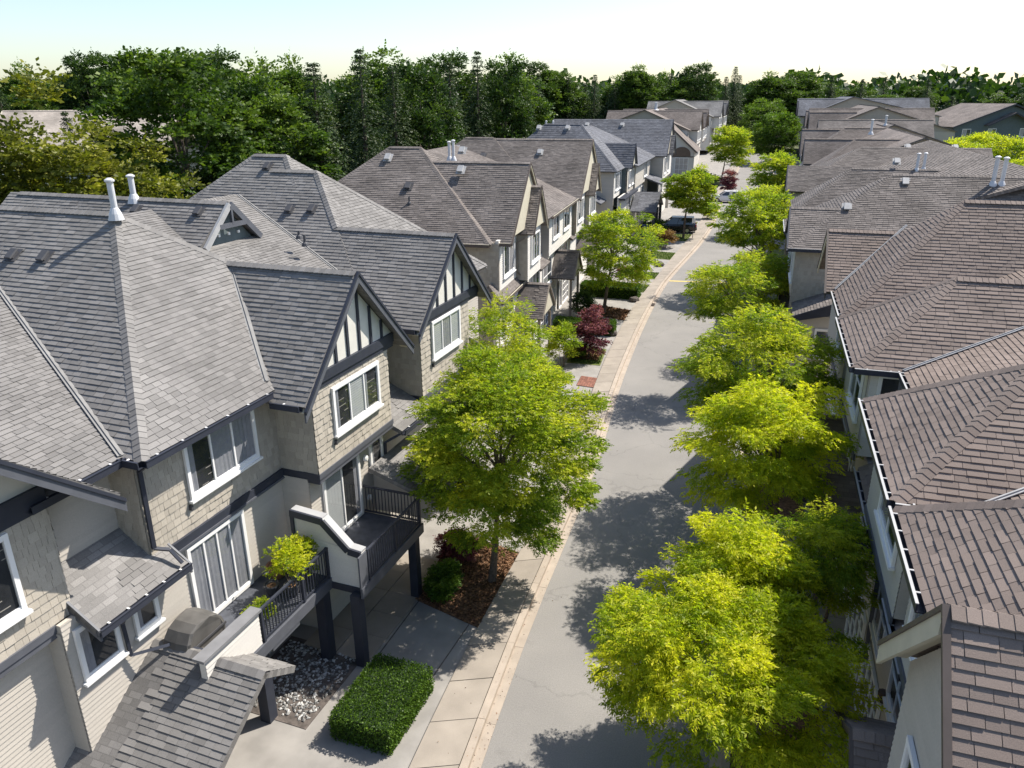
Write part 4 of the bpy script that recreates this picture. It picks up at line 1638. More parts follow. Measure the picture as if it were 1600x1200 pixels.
b.cap((-18, 63.3, 11.85), G3[0])
b.cap((-12.5, 43.9, 10.25), g2[0])
b.slope(-10.3, 4.9, -11.0, 5.75, 37.7, 43.2)
b.slope(-9.9, 4.95, -11.3, 5.6, 45.9, 48.6)
b.slope(-9.9, 4.95, -11.0, 5.6, 57.0, 59.6)
for sm, o1 in ((43.3, -8.9), (53.9, -8.95), (63.0, -8.7)):
    b.porch(sm, -10.75, o1, 4.72, 3.05, 1.85)
for of, s0, sm, s1, zr, z0 in ((-10.0, 38.65, 43.05, 47.45, 11.6, 7.85), (-9.55, 41.95, 43.9, 45.85, 10.25, 7.8), (-9.6, 58.0, 63.3, 68.6, 11.85, 7.8), (-9.2, 62.3, 64.3, 66.3, 9.95, 7.6)):
    b.rake(of, (s0, z0 - 0.06), (sm, zr + 0.02), M['cream'], 0.2, 0.05, M['browntrim'])
    b.rake(of, (s1, z0 - 0.06), (sm, zr + 0.02), M['cream'], 0.2, 0.05, M['browntrim'])
    m1 = MB()
    k = (zr - z0) / (sm - s0)
    m1.prism([b.T(of - 0.12, s0 + 0.35, z0 + 0.2), b.T(of - 0.12, s1 - 0.35, z0 + 0.2), b.T(of - 0.12, sm, zr - 0.15)], -b.O * 0.08)
    m1.build('gable_panel', M['cream'], b.root)
b.gutter((-10.98, 38.6, 7.85), (-10.0, 38.6, 7.85), (0, -1), M['cream'], ticks=False)
b.gutter((-20, 38.0, 7.85), (-10.98, 38.0, 7.85), (0, -1), M['cream'], ticks=False)
b.gutter((-9.85, 48.5, 7.85), (-9.85, 58.0, 7.85), (1, 0), M['cream'], ticks=False)
b.gutter((-10.3, 37.7, 4.9), (-10.3, 43.2, 4.9), (1, 0), M['cream'], ticks=False)
b.wall('N', 38.4, [(-24, 0), (-10.6, 7.85)], 'shake')
b.wall('F', -10.62, [(38.4, 5.2), (42.2, 8.0)], 'lap_white')  # upper street walls: sunlit shakes, sun brightness put into a paler siding colour
b.wall('F', -10.66, [(37.9, 0), (59.0, 5.3)], 'lap_white')
b.wall('F', -9.95, [(42.2, 5.1), (45.6, 7.9)], 'lap_white')
b.wall('N', 42.2, [(-10.7, 5.1), (-9.97, 7.8)], 'shake')
b.wall('F', -11.2, [(45.6, 4.8), (49.4, 8.2)], 'lap')
b.wall('N', 49.4, [(-11.2, 4.9), (-10.22, 7.85)], 'lap')
b.wall('F', -10.2, [(49.4, 5.1), (57.8, 7.85)], 'lap_white')
b.wall('N', 58.2, [(-11.3, 4.9), (-10.0, 7.85)], 'shake')
b.wall('F', -9.98, [(58.2, 5.1), (68.3, 7.85)], 'lap_white')
b.wall('F', -9.6, [(62.5, 5.1), (66.1, 7.7)], 'lap_white')
b.wall('N', 62.5, [(-10.1, 5.1), (-9.62, 7.7)], 'shake')
b.wall('F', -10.5, [(59.0, 0), (68.3, 5.2)], 'lap_white')
b.wall('B', 68.3, [(-24, 0), (-10, 7.85)], 'plain')
b.wall('F', -24, [(38.4, 0), (68.3, 7.85)], 'plain')
b.window('F', -10.62, 39.3, 41.5, 5.95, 7.6, 2, ('glass', 'blind'), d=0.02)
b.window('F', -9.95, 43.0, 45.0, 6.0, 7.5, 3, ('blind', 'glass', 'glass'), d=0.02)
b.window('F', -11.2, 46.6, 48.8, 6.2, 7.7, 2, ('blind', 'glass'), d=0.02)
b.window('F', -10.2, 50.6, 52.6, 6.1, 7.5, 2, ('blind', 'glass'), d=0.02)
b.window('F', -10.2, 54.4, 56.6, 6.1, 7.5, 2, ('glass', 'glass'), d=0.02)
b.window('F', -9.98, 59.2, 61.4, 6.0, 7.5, 2, ('glass', 'blind'), d=0.02)
b.window('F', -9.6, 63.2, 65.4, 6.0, 7.4, 3, ('glass', 'blind', 'glass'), d=0.02)
for u0, u1 in ((39.2, 41.4), (46.4, 48.4), (49.6, 52.2), (55.8, 58.2)):
    b.window('F', -10.66, u0, u1, 2.9, 4.6, 2, ('blind', 'glass'), d=0.02, mid=(3.5,))
for u0, u1 in ((44.5, 45.4), (55.0, 55.9), (64.3, 65.2)):
    b.window('F', -10.6, u0, u1, 0.1, 2.15, 1, ('curtain',), sill=False, d=0.03, name='entrance_door')
for u0, u1 in ((39.0, 41.4), (46.6, 49.4), (50.2, 52.4), (56.4, 58.8), (60.0, 62.3)):
    b.window('F', -10.62, u0, u1, 0.1, 2.1, 4, ('curtain',), sill=False, d=0.03, name='garage_door', mid=(0.6, 1.1, 1.6))
b.downpipe([(-10.0, 42.0, 7.6), (-10.5, 42.05, 7.3), (-10.5, 42.05, 5.6), (-10.3, 42.3, 5.3)], M['taupe'])
b.downpipe([(-9.9, 58.05, 7.7), (-9.92, 58.1, 5.2)], M['taupe'])
for o, s, z, mt in ((-18.5, 43.0, 11.75, 'ventlight'), (-13.8, 42.2, 11.2, 'ventlight'), (-15.4, 47.5, 11.9, 'ventlight'), (-20.6, 62.3, 11.1, 'ventlight'), (-13.6, 62.0, 10.9, 'ventlight')):
    b.vent(o, s, z, (0, -1), mt)
b.vent(-16.6, 41.2, 10.35, (0, -1))
b.stack(-16.2, 40.2, 9.6)
for o, s in ((-19.3, 61.5), (-18.2, 61.5)):
    b.vent(o, s, 10.6, (0, -1))
b.flue(-16.4, 48.7, 11.3, 1.1)
b.flue(-16.75, 48.9, 11.3, 1.0)
b.finish()

# ================================================================== block 3: slate blue roofs (az 17)
b = Block('slate blue roofed townhouse row with a wide dark porch beside the parked black car', 17.0, 1, 95.0, -12.0, 'sh_slate', 'navy', detail=2)
B3 = b
H0, H1 = b.hip(-13.1, 80.1, 90.0, 7.85, 0.9, -27, back=True, exp=0.29)
b.gable(-12.35, 85.0, 87.0, 89.0, 10.3, 7.85, 7.85, -17, exp=0.29)
b.slope(-12.0, 7.85, -21.0, 11.5, 87.5, 105.5, exp=0.29)
G = b.gable(-10.6, 103.1, 108.5, 113.9, 12.2, 7.85, 7.85, -27, exp=0.29)
b.gable(-10.2, 106.8, 108.8, 110.8, 10.2, 7.8, 7.8, -14, exp=0.29)
b.slope(-10.5, 4.9, -13, 5.8, 98.2, 103.3, exp=0.29)
b.slope(-12.4, 5.0, -13.3, 5.6, 85.0, 86.8, exp=0.29)
b.slope(-14.2, 4.9, -16, 5.8, 77.6, 80.8, exp=0.29)
b.gable(-9.7, 86.9, 90.6, 94.2, 4.75, 3.0, 3.0, -12.6, exp=0.29)
b.cap((-13.1, 80.1, 7.85), H0)
b.cap(H0, H1)
b.cap(H0, (-13.1, 90.0, 7.85))
for of, s0, sm, s1, zr, z0 in ((-12.35, 85.0, 87.0, 89.0, 10.3, 7.85), (-10.6, 103.1, 108.5, 113.9, 12.2, 7.85), (-10.2, 106.8, 108.8, 110.8, 10.2, 7.8)):
    b.rake(of, (s0, z0), (sm, zr), M['navy'], 0.16, 0.06)
    b.rake(of, (s1, z0), (sm, zr), M['navy'], 0.16, 0.06)
    m1 = MB()
    m1.prism([b.T(of - 0.15, s0 + 0.3, z0 + 0.1), b.T(of - 0.15, s1 - 0.3, z0 + 0.1), b.T(of - 0.15, sm, zr - 0.2)], -b.O * 0.08)
    m1.build('gable_panel', M['cream'], b.root)
b.wall('N', 80.6, [(-26, 0), (-13.5, 7.85)], 'lap')
b.wall('F', -13.5, [(80.6, 5.1), (85.0, 7.85)], 'lap_white')
b.wall('N', 85.0, [(-13.6, 5.2), (-12.8, 7.85)], 'teal')
b.wall('F', -12.8, [(85.0, 5.2), (89.8, 7.9)], 'lap')
b.wall('F', -12.6, [(89.8, 5.2), (103.4, 7.85)], 'lap')
b.wall('N', 103.4, [(-12.6, 4.9), (-11.0, 7.85)], 'lap')
b.wall('F', -11.0, [(103.4, 4.9), (113.5, 7.85)], 'lap_white')
b.wall('F', -12.9, [(80.6, 0), (103.4, 5.2)], 'lap_white')
b.wall('F', -11.4, [(103.4, 0), (113.5, 5.0)], 'lap_white')
b.wall('B', 113.5, [(-26, 0), (-11, 7.85)], 'plain')
b.band('F', -12.9, 80.4, 89.8, 4.95, 5.15, M['navy'], 0.7)
b.window('F', -13.5, 81.4, 83.2, 5.9, 7.5, 2, ('glass', 'blind'), d=0.02)
b.window('F', -13.5, 83.8, 84.8, 5.9, 7.5, 1, ('glass',), d=0.02)
b.window('F', -12.8, 86.0, 87.2, 5.9, 7.4, 2, ('glass', 'blind'), d=0.02)
b.window('F', -12.8, 88.2, 89.4, 5.9, 7.4, 2, ('glass', 'blind'), d=0.02)
b.window('F', -12.6, 97.0, 99.5, 5.9, 7.5, 2, ('blind', 'glass'), d=0.02)
b.window('F', -11.0, 104.6, 106.8, 5.6, 7.5, 2, ('blind', 'glass'), d=0.02)
b.window('F', -11.0, 108.4, 110.2, 5.6, 7.5, 2, ('blind', 'glass'), d=0.02)
for u0, u1 in ((86.0, 88.4), (89.6, 92), (97.0, 99.4), (104.4, 107)):
    b.window('F', -12.9 if u0 < 103 else -11.4, u0, u1, 2.9, 4.6, 2, ('blind', 'glass'), d=0.02)
b.railing('F', -10.9, 94.5, 103.2, 2.8, 3.8, gap=0.4)
m1 = MB()
m1.prism([b.T(-10.9, 94.3, 2.5), b.T(-10.9, 103.3, 2.5), b.T(-12.9, 103.3, 2.5), b.T(-12.9, 94.3, 2.5)], Vector((0, 0, 0.25)))
m1.build('balcony_floor', M['deck'], b.root)
for s in (87.4, 90.6, 93.8, 98.5, 103.0):
    m1 = MB()
    m1.beam(b.T(-10.0 if s < 95 else -11.0, s, 0), b.T(-10.0 if s < 95 else -11.0, s, 3.1), 0.3, 0.3, up=Vector((0, 1, 0)))
    m1.build('porch_post', M['navy'], b.root)
for u0, u1 in ((81.5, 84.0), (95.5, 98.0), (99.5, 102.5)):
    b.window('F', -12.85, u0, u1, 0.1, 2.1, 4, ('curtain',), sill=False, d=0.03, name='garage_door', mid=(0.6, 1.1, 1.6))
for o, s, z in ((-19.4, 84.6, 11.9), (-22.6, 84.6, 11.9), (-22, 107.6, 11.5), (-17.2, 107.6, 11.5)):
    b.vent(o, s, z, (0, -1), 'ventlight', 1.2)
b.flue(-21.5, 86.5, 11.6, 0.9)
b.flue(-22.3, 86.5, 11.6, 0.9)
b.finish()


# ================================================================== facing row 1: mauve brown hips with pale gutters (az 17.9)
b = Block('mauve brown roofed townhouse row with saw-tooth hips and pale rimmed gutters', 17.9, -1, 20.0, -3.4, 'sh_mauve', 'navy', near=True)
R1 = b
hips = []
for s0, s1 in ((5.0, 13.95), (14.2, 19.6), (22.1, 27.5)):
    hips.append(b.hip(-2.95, s0, s1, 7.85, 0.8, -10.8 if s0 > 10 else -14.0))
H3 = b.hip(-3.05, 27.7, 35.5, 7.85, 0.92, -24.0)
b.slope(-4.2, 7.85, -14.0, 11.42, 4.0, 31.6)
b.feat(lambda o, s: -9, [[(-14.0, 4.0, 11.42), (-14.0, 29.0, 11.42), (-23, 29.0, 7.85), (-23, 4.0, 7.85)]])
Gf = b.gable(-2.75, 31.4, 33.9, 36.4, 9.87, 7.85, 7.85, -12.0)
Gn = b.gable(-2.58, 6.05, 8.6, 11.15, 9.4, 6.9, 6.9, -6.0)
for (apx, rb), (s0, s1) in zip(hips, ((5.0, 13.95), (14.2, 19.6), (22.1, 27.5))):
    b.cap((-2.95, s0, 7.85), apx)
    b.cap((-2.95, s1, 7.85), apx)
    if s0 > 10:
        b.cap(apx, (-10.2, apx[1], apx[2]))
b.cap((-3.05, 27.7, 7.85), H3[0])
b.cap(H3[0], H3[1])
b.cap(Gf[0], (-6.0, 33.9, 9.87))
b.cap(Gn[0], (-5.0, 8.6, 9.4))
b.flash((-4.2, 22.1, 7.86), (-10.1, 24.8, 10.0), 0.11, 'rimgrey')
b.flash((-4.2, 14.2, 7.86), (-10.1, 16.9, 10.0), 0.11, 'rimgrey')
b.flash((-3.05, 31.5, 7.9), (-5.6, 34.0, 10.1), 0.11, 'rimgrey')
for s0, s1 in ((10.9, 13.95), (14.2, 19.6), (22.1, 27.5)):
    b.gutter((-2.95, s0, 7.85), (-2.95, s1, 7.85), (1, 0), M['rimgrey'], hang=0.62)
b.gutter((-3.05, 27.7, 7.85), (-3.05, 31.5, 7.85), (1, 0), M['rimgrey'], hang=0.62)
b.gutter((-4.2, 19.6, 7.85), (-4.2, 22.1, 7.85), (1, 0), M['rimgrey'], hang=0.62)
b.gutter((-4.2, 22.1, 7.85), (-2.95, 22.1, 7.85), (0, -1), M['rimgrey'], hang=0.6)
b.gutter((-4.2, 14.2, 7.85), (-2.95, 14.2, 7.85), (0, -1), M['rimgrey'], hang=0.6)
# low slopes in the recesses, porches
for s0, s1 in ((18.3, 21.9), (24.3, 27.4), (13.0, 15.4)):
    b.slope(-3.45, 4.9, -4.7, 5.75, s0, s1)
    b.gutter((-3.45, s0, 4.9), (-3.45, s1, 4.9), (1, 0), M['rimgrey'], hang=0.6)
for sm in (22.8, 27.3, 12.0):
    b.porch(sm, -3.75, -2.55, 4.3, 3.1, 1.8, trim='browntrim')
# walls
for s0, s1 in ((10.5, 13.6), (14.5, 19.3), (22.4, 27.2), (28.0, 35.2)):
    b.wall('F', -3.4, [(s0, 5.1), (s1, 7.8)], 'lap')
    b.wall('N', s0, [(-4.7, 5.1), (-3.4, 7.8)], 'lap')
    b.wall('B', s1, [(-4.7, 5.1), (-3.4, 7.8)], 'lap')
    b.band('F', -3.4, s0, s1, 4.9, 5.1, M['slatetrim'], 0.06)
    b.window('F', -3.4, s0 + 0.7, min(s1 - 0.6, s0 + 2.9), 6.0, 7.4, 2, ('glass', 'curtain'), d=0.02, mid=(6.9,))
b.wall('F', -4.65, [(4.0, 0.0), (35.4, 7.85)], 'lap')
b.wall('F', -3.75, [(4.0, 0.0), (35.4, 4.95)], 'lap')
for u0, u1 in ((12.9, 14.9), (16.2, 18.2), (20.0, 21.4), (24.6, 26.6), (30.0, 32.0), (33, 34.6)):
    b.window('F', -3.75, u0, u1, 2.9, 4.7, 3, ('glass', 'curtain', 'glass'), d=0.02, mid=(3.5,))
for u0 in (22.3, 26.8, 11.6):
    b.window('F', -3.75, u0, u0 + 0.95, 0.1, 2.2, 1, ('door',), sill=False, d=0.03, name='entrance_door')
for u0 in (15.4, 18.4, 24.2, 29.5):
    b.window('F', -3.75, u0, u0 + 2.3, 0.1, 2.1, 4, ('curtain',), sill=False, d=0.03, name='garage_door', mid=(0.6, 1.1, 1.6))
b.window('F', -4.65, 20.3, 21.5, 6.0, 7.6, 2, ('greenglass', 'glass'), d=0.02)
b.wall('N', 22.35, [(-4.7, 5.1), (-3.45, 7.75)], 'lap_white')
b.window('N', 22.35, -4.35, -3.75, 6.0, 7.6, 1, ('greenglass',), d=0.02)
# the wide cream gable close by
b.wall('F', -2.9, [(6.4, 0), (10.8, 6.9)], 'lap')
b.wall('F', -2.89, [(6.4, 6.9), (10.8, 6.9), (8.6, 9.1)], 'lap')
b.wall('N', 6.4, [(-4.8, 0), (-2.9, 6.9)], 'lap')
b.wall('B', 10.8, [(-4.8, 0), (-2.9, 6.9)], 'lap')
b.rake(-2.58, (5.95, 6.82), (8.6, 9.42), M['browntrim'], 0.25, 0.06)
b.rake(-2.58, (11.25, 6.82), (8.6, 9.42), M['cream'], 0.42, 0.06, M['browntrim'])
for sx in (6.1, 11.1):
    m1 = MB()
    m1.prism([b.T(-2.6, sx, 6.74), b.T(-2.6, 8.6, 9.24), b.T(-2.9, 8.6, 9.24), b.T(-2.9, sx, 6.74)], Vector((0, 0, -0.02)))
    m1.build('soffit', M['cream'], b.root)
b.window('F', -2.9, 7.3, 9.8, 4.4, 6.2, 3, ('glass', 'curtain', 'glass'), d=0.02)
# far cream gable and the end wall
b.rake(-2.75, (31.3, 7.8), (33.9, 9.9), M['browntrim'], 0.2, 0.05)
b.rake(-2.75, (36.5, 7.8), (33.9, 9.9), M['cream'], 0.3, 0.05, M['browntrim'])
b.wall('F', -3.05, [(31.7, 7.9), (36.1, 7.9), (33.9, 9.7)], 'stucco')
b.wall('B', 35.4, [(-22, 0), (-3.75, 7.85)], 'plain')
b.wall('N', 4.0, [(-22, 0), (-4.65, 7.85)], 'plain')
b.wall('F', -21.8, [(4, 0), (35.4, 7.8)], 'plain')
# downspouts
b.downpipe([(-3.0, 17.9, 4.85), (-3.62, 17.6, 4.5), (-3.65, 17.5, 1.7)], M['slatetrim'], 0.09)
b.downpipe([(-3.05, 14.3, 7.7), (-4.5, 14.35, 7.2), (-4.55, 14.35, 5.9)], M['slatetrim'], 0.08)
b.downpipe([(-4.5, 18.9, 6.2), (-3.9, 19.1, 5.55), (-3.55, 18.7, 5.2)], M['slatetrim'], 0.08)
b.downpipe([(-4.3, 21.7, 7.7), (-4.6, 21.75, 7.3), (-4.6, 21.75, 5.8)], M['slatetrim'], 0.09)
b.downpipe([(-4.5, 13.6, 6.2), (-3.9, 13.7, 5.55), (-3.55, 13.5, 5.2)], M['slatetrim'], 0.08)
m1 = MB()
m1.lathe(b.T(-3.62, 15.0, 2.55), [(0.02, 0.34), (0.09, 0.3), (0.11, 0.28), (0.08, 0.02), (0.03, 0.0)], 8)
m1.build('porch_lamp', M['iron'], b.root)
b.finish()

# ================================================================== facing row 2: grey brown hips behind row 1
b = Block('grey brown townhouse row with paired white flues beyond the saw-tooth hips', 17.9, -1, 58.0, -2.4, 'sh_char', 'navy', detail=2)
R2 = b
M1 = b.hip(-1.45, 40.55, 50.45, 7.85, 0.66, -26.0)
g = b.gable(-1.5, 40.55, 43.1, 45.65, 9.55, 7.85, 7.85, -4.6)
M2 = b.hip(-2.0, 53.5, 60.5, 7.85, 0.75, -16.0)
M3 = b.hip(-2.0, 66.6, 77.4, 7.85, 0.58, -17.0)
g3 = b.gable(-1.8, 66.4, 68.8, 71.2, 9.65, 7.85, 7.85, -9.0)
b.slope(-3.2, 7.85, -13.5, 11.3, 44.0, 78.0)
b.feat(lambda o, s: -9, [[(-13.5, 44.0, 11.3), (-13.5, 78.0, 11.3), (-24, 78.0, 7.85), (-24, 44.0, 7.85)]])
for h, s0, o in ((M1, 40.55, -1.45), (M2, 53.5, -2.0), (M3, 66.6, -2.0)):
    b.cap((o, s0, 7.85), h[0])
    b.cap(h[0], h[1])
b.cap(g[0], (-4.0, 43.1, 9.55))
b.gutter((-3.1, 40.55, 7.85), (-1.5, 40.55, 7.85), (0, -1), M['ventlight'], hang=0.5)
b.gutter((-1.5, 45.7, 7.85), (-1.5, 50.4, 7.85), (1, 0), M['ventlight'])
b.wall('N', 41.0, [(-24, 0), (-1.9, 7.85)], 'shake')
b.wall('F', -1.95, [(41.0, 5.1), (50.2, 7.85)], 'lap')
b.wall('N', 54.0, [(-5, 0), (-2.4, 7.85)], 'lap')
b.wall('F', -2.4, [(54.0, 5.1), (60.2, 7.85)], 'lap')
b.wall('F', -3.6, [(41.0, 0), (78.0, 7.85)], 'lap')
b.wall('N', 66.9, [(-4, 0), (-2.2, 7.85)], 'lap')
b.wall('F', -2.2, [(66.9, 5.1), (77.5, 7.85)], 'lap')
b.wall('B', 78.0, [(-24, 0), (-3, 7.85)], 'plain')
b.rake(-1.5, (40.4, 7.75), (43.1, 9.57), M['navy'], 0.2, 0.05)
b.rake(-1.5, (45.8, 7.75), (43.1, 9.57), M['navy'], 0.2, 0.05)
b.rake(-1.8, (66.3, 7.75), (68.8, 9.67), M['navy'], 0.2, 0.05)
b.rake(-1.8, (71.3, 7.75), (68.8, 9.67), M['navy'], 0.2, 0.05)
b.wall('F', -1.75, [(41.2, 7.85), (45.0, 7.85), (43.1, 9.3)], 'stucco')
b.wall('F', -2.05, [(66.9, 7.85), (70.7, 7.85), (68.8, 9.4)], 'stucco')
for c, u0, u1 in ((-1.95, 41.8, 44.2), (-1.95, 46.5, 49), (-2.4, 55, 57.4), (-2.2, 68, 70.4), (-2.2, 73, 75.6)):
    b.window('F', c, u0, u1, 5.95, 7.5, 2, ('glass', 'blind'), d=0.02)
for u0 in (43, 47.5, 52, 56, 62, 68, 73):
    b.window('F', -3.6, u0, u0 + 2.2, 2.9, 4.7, 2, ('glass', 'curtain'), d=0.02)
for s0 in (38.6,):
    b.slope(-2.0, 5.0, -4.2, 5.9, 38.2, 41.2)
    m1 = MB()
    m1.prism([b.T(-1.95, 38.15, 5.0), b.T(-4.3, 38.15, 5.95), b.T(-4.3, 38.15, 5.3), b.T(-1.95, 38.15, 4.72)], Vector((0, 0.06, 0)))
    m1.build('barge_board', M['navy'], b.root)
    b.wall('N', 38.5, [(-9, 0), (-2.3, 5.0)], 'lap')
    b.wall('F', -2.3, [(38.5, 0), (41.0, 5.0)], 'lap')
    b.window('N', 38.5, -3.9, -3.2, 3.0, 4.3, 1, ('glass',), d=0.02)
b.porch(46.5, -3.6, -1.6, 4.3, 3.1, 1.8, trim='navy')
b.porch(57.0, -3.6, -1.6, 4.3, 3.1, 1.8, trim='navy')
for o, s, z in ((-7.0, 45.0, 10.75), (-4.2, 43.2, 9.6), (-11.6, 56.4, 9.9), (-14.2, 56.4, 9.9), (-8.2, 57.4, 10.9), (-11.0, 72.5, 11.0), (-14.5, 72.5, 11.0)):
    b.vent(o, s, z, (0, -1), 'ventlight', 0.95)
b.flue(-11.0, 45.0, 10.75, 1.3, 0.1)
b.flue(-11.4, 45.05, 10.75, 1.25, 0.1)
b.flue(-9.4, 57.0, 10.4, 1.0, 0.09)
b.flue(-9.9, 57.6, 10.4, 1.0, 0.09)
b.finish()


# ================================================================== farther rows, one builder
def far_row(label, az, sg, s0, s1, of, back, sh, trim, wallk, pattern, dz=0.0, k=0.78, panel='stucco', ridge=None):
    """pattern: list of (start, width, kind, forward) along the row"""
    b = Block(label, az, sg, (s0 + s1) / 2, of - 2, sh, trim, detail=1, dz=dz)
    zr = ridge or 11.4
    run = (zr - 7.85) / 0.42
    b.slope(of - 0.6, 7.85, of - 0.6 - run, zr, s0, s1)
    b.feat(lambda o, s: -9, [[(of - 0.6 - run, s0, zr), (of - 0.6 - run, s1, zr), (back, s1, 7.85), (back, s0, 7.85)]])
    b.cap((of - 0.6 - run, s0, zr), (of - 0.6 - run, s1, zr), single=False)
    for (st, w, kind, fwd) in pattern:
        o = of + fwd
        if kind == 'h':
            h = b.hip(o, st, st + w, 7.85, k, back + 4, back=True)
            b.cap((o, st, 7.85), h[0])
            b.cap(h[0], h[1])
        else:
            kk = k if w > 6 else 1.0
            z = 7.85 + kk * w / 2
            g = b.gable(o, st, st + w / 2, st + w, z, 7.85, 7.85, of - 7 if w <= 6 else back + 2)
            b.cap(g[0], g[1], single=False)
            b.rake(o, (st - .1, 7.75), (st + w / 2, z), M[trim], 0.22, 0.06)
            b.rake(o, (st + w + .1, 7.75), (st + w / 2, z), M[trim], 0.22, 0.06)
            b.wall('F', o - 0.3, [(st + .3, 7.85), (st + w - .3, 7.85), (st + w / 2, z - 0.3)], panel)
        b.wall('F', o - 0.35, [(st + 0.3, 5.1), (st + w - 0.3, 7.85)], wallk)
        b.wall('N', st + 0.3, [(of - 2, 5.1), (o - 0.36, 7.85)], wallk)
        b.wall('B', st + w - 0.3, [(of - 2, 5.1), (o - 0.36, 7.85)], wallk)
        b.gutter((o, st, 7.85), (o, st + w, 7.85), (1, 0), ticks=False) if kind == 'h' else b.gutter((of - 2, st, 7.85), (o - 0.1, st, 7.85), (0, -1), ticks=False)
        b.band('F', o - 0.35, st + 0.3, st + w - 0.3, 4.9, 5.12, M[trim], 0.08)
        nw = max(1, int(w // 3))
        for i in range(nw):
            u = st + w * (i + 0.5) / nw
            b.window('F', o - 0.35, u - 0.75, u + 0.75, 5.9, 7.4, 2, ('glass', 'blind'), d=0.01)
        b.window('F', of - 0.95, st + w / 2 - 1, st + w / 2 + 1, 2.9, 4.6, 2, ('glass', 'blind'), d=0.01)
        b.window('F', of - 0.95, st + w / 2 - 1.2, st + w / 2 + 1.2, 0.1, 2.1, 1, ('curtain',), d=0.01, sill=False, name='garage_door')
        b.vent(back * 0.4 + of * 0.6, st + w * 0.25, 7.85 + k * w * 0.25, (0, -1), 'ventlight', 1.1)
    b.gutter((of - 0.6, s0, 7.85), (of - 0.6, s1, 7.85), (1, 0), ticks=False)
    b.wall('F', of - 0.95, [(s0 + .4, 0), (s1 - .4, 7.85)], wallk)
    b.wall('N', s0 + 0.4, [(back + .4, 0), (of - 0.95, 7.85)], wallk)
    b.wall('B', s1 - 0.4, [(back + .4, 0), (of - 0.95, 7.85)], wallk)
    for sx in (s0 + 0.4, s1 - 0.4):
        m1 = MB()
        mid = of - 0.6 - run
        m1.prism([b.T(back + .4, sx, 7.8), b.T(of - .95, sx, 7.8), b.T(mid, sx, zr - 0.12)], Vector((0, 0.1, 0)))
        m1.build('gable_wall', M['wall_beige'], b.root)
    b.wall('F', back + 0.5, [(s0 + .4, 0), (s1 - .4, 7.85)], wallk)
    return b


# facing side, farther
f = far_row('brown roofed townhouse row seen beyond the grey brown hips', 17.9, -1, 81.0, 118.0, -4.6, -22, 'sh_brown', 'navy', 'lap', [(82.5, 8, 'h', 0.3), (94.3, 5.2, 'g', 0.6), (101, 9, 'h', 0.4), (111, 6, 'g', 0.4)], dz=0.0)
f.flue(-11, 99, 11.0, 1.4, 0.13)
f.finish()
f = far_row('charcoal roofed townhouse row with two small twin gables towards the street bend', 17.9, -1, 120.0, 148.0, -7.6, -26, 'sh_char', 'navy', 'lap', [(120.6, 5, 'g', 0.8), (126.6, 5, 'g', 0.8), (134, 9, 'g', 0.2)], dz=0.1, ridge=11.2)
f.flue(-15.5, 124, 11.0, 1.2, 0.14)
f.finish()
f = far_row('brown roofed townhouse row with tall dark edged gables beside the round street trees', 17.9, -1, 150.0, 184.0, -7.4, -30, 'sh_brown', 'navy', 'lap', [(151, 6, 'g', 0.8), (158, 9, 'g', 0.6), (168, 6, 'g', 0.8), (175, 8, 'h', 0.4)], dz=gz(0, 150) + 0.9, ridge=11.8)
f.finish()
f = far_row('dark grey townhouse row highest up the rise past the brown one', 17.9, -1, 188.0, 226.0, -6.5, -34, 'sh_slate', 'navy', 'lap', [(189, 9, 'g', 0.8), (200, 6, 'g', 0.8), (208, 9, 'g', 0.6), (218, 7, 'h', 0.4)], dz=gz(0, 190) + 1.6, ridge=11.8)
f.finish()
f = far_row('long dark townhouse block side-on behind the twin gabled row', 108.0, -1, 44.0, 92.0, -196.0, -212, 'sh_brown', 'navy', 'teal', [(46, 8, 'g', 0.6), (58, 8, 'g', 0.6), (70, 8, 'g', 0.6), (82, 8, 'g', 0.6)], dz=gz(0, 190) + 0.4, ridge=11.0)
f.finish()
# same side as block 3, farther
f = far_row('brown roofed townhouse row with a low garage wing under an arched brown panel', 17.9, 1, 158.0, 190.0, -14.0, -34, 'sh_brown', 'browntrim', 'lap_white', [(160, 9, 'g', 1.0), (171, 6, 'g', 1.2), (178, 9, 'g', 0.8)], dz=gz(0, 160) + 0.3, ridge=11.6)
m1 = MB()
# annex gable facing the camera side
f.gable(-12.5, 150.0, 154.0, 158.0, 7.4, 4.6, 4.6, -12.6)
f.feats.pop()
f.planes = f.planes[:-2]
an = []
P0 = f.T(-13.0, 150.6, 0)
f.wall('N', 150.6, [(-22.4, 0), (-12.8, 0), (-12.8, 4.4), (-17.6, 8.6), (-22.4, 4.4)], 'lap_white')
f.planes.append((99, [f.T(-12.3, 150.0, 4.3), f.T(-12.3, 160.0, 4.3), f.T(-17.6, 160.0, 8.9), f.T(-17.6, 150.0, 8.9)], 0.145, 0))
f.planes.append((99, [f.T(-22.9, 150.0, 4.3), f.T(-22.9, 160.0, 4.3), f.T(-17.6, 160.0, 8.9), f.T(-17.6, 150.0, 8.9)], 0.145, 0))
f.wall('F', -12.8, [(150.6, 0), (160, 4.4)], 'lap_white')
Pn = f.P('N', 150.6)
m1 = MB()
pts = [(-15.1 + 1.6 * math.cos(a), 3.9 + 1.3 * math.sin(a)) for a in [math.pi * i / 10 for i in range(11)]]
m1.prism([Pn(u, v, 0.03) for u, v in pts] + [Pn(-16.7, 3.55, 0.03), Pn(-13.5, 3.55, 0.03)], -f.S * 0.06)
m1.build('arched_panel', M['brick'], f.root)
f.window('N', 150.6, -16.2, -13.9, 0.1, 3.2, 3, ('blind',), d=0.03, sill=False, name='garage_door', mid=(1.1, 2.1))
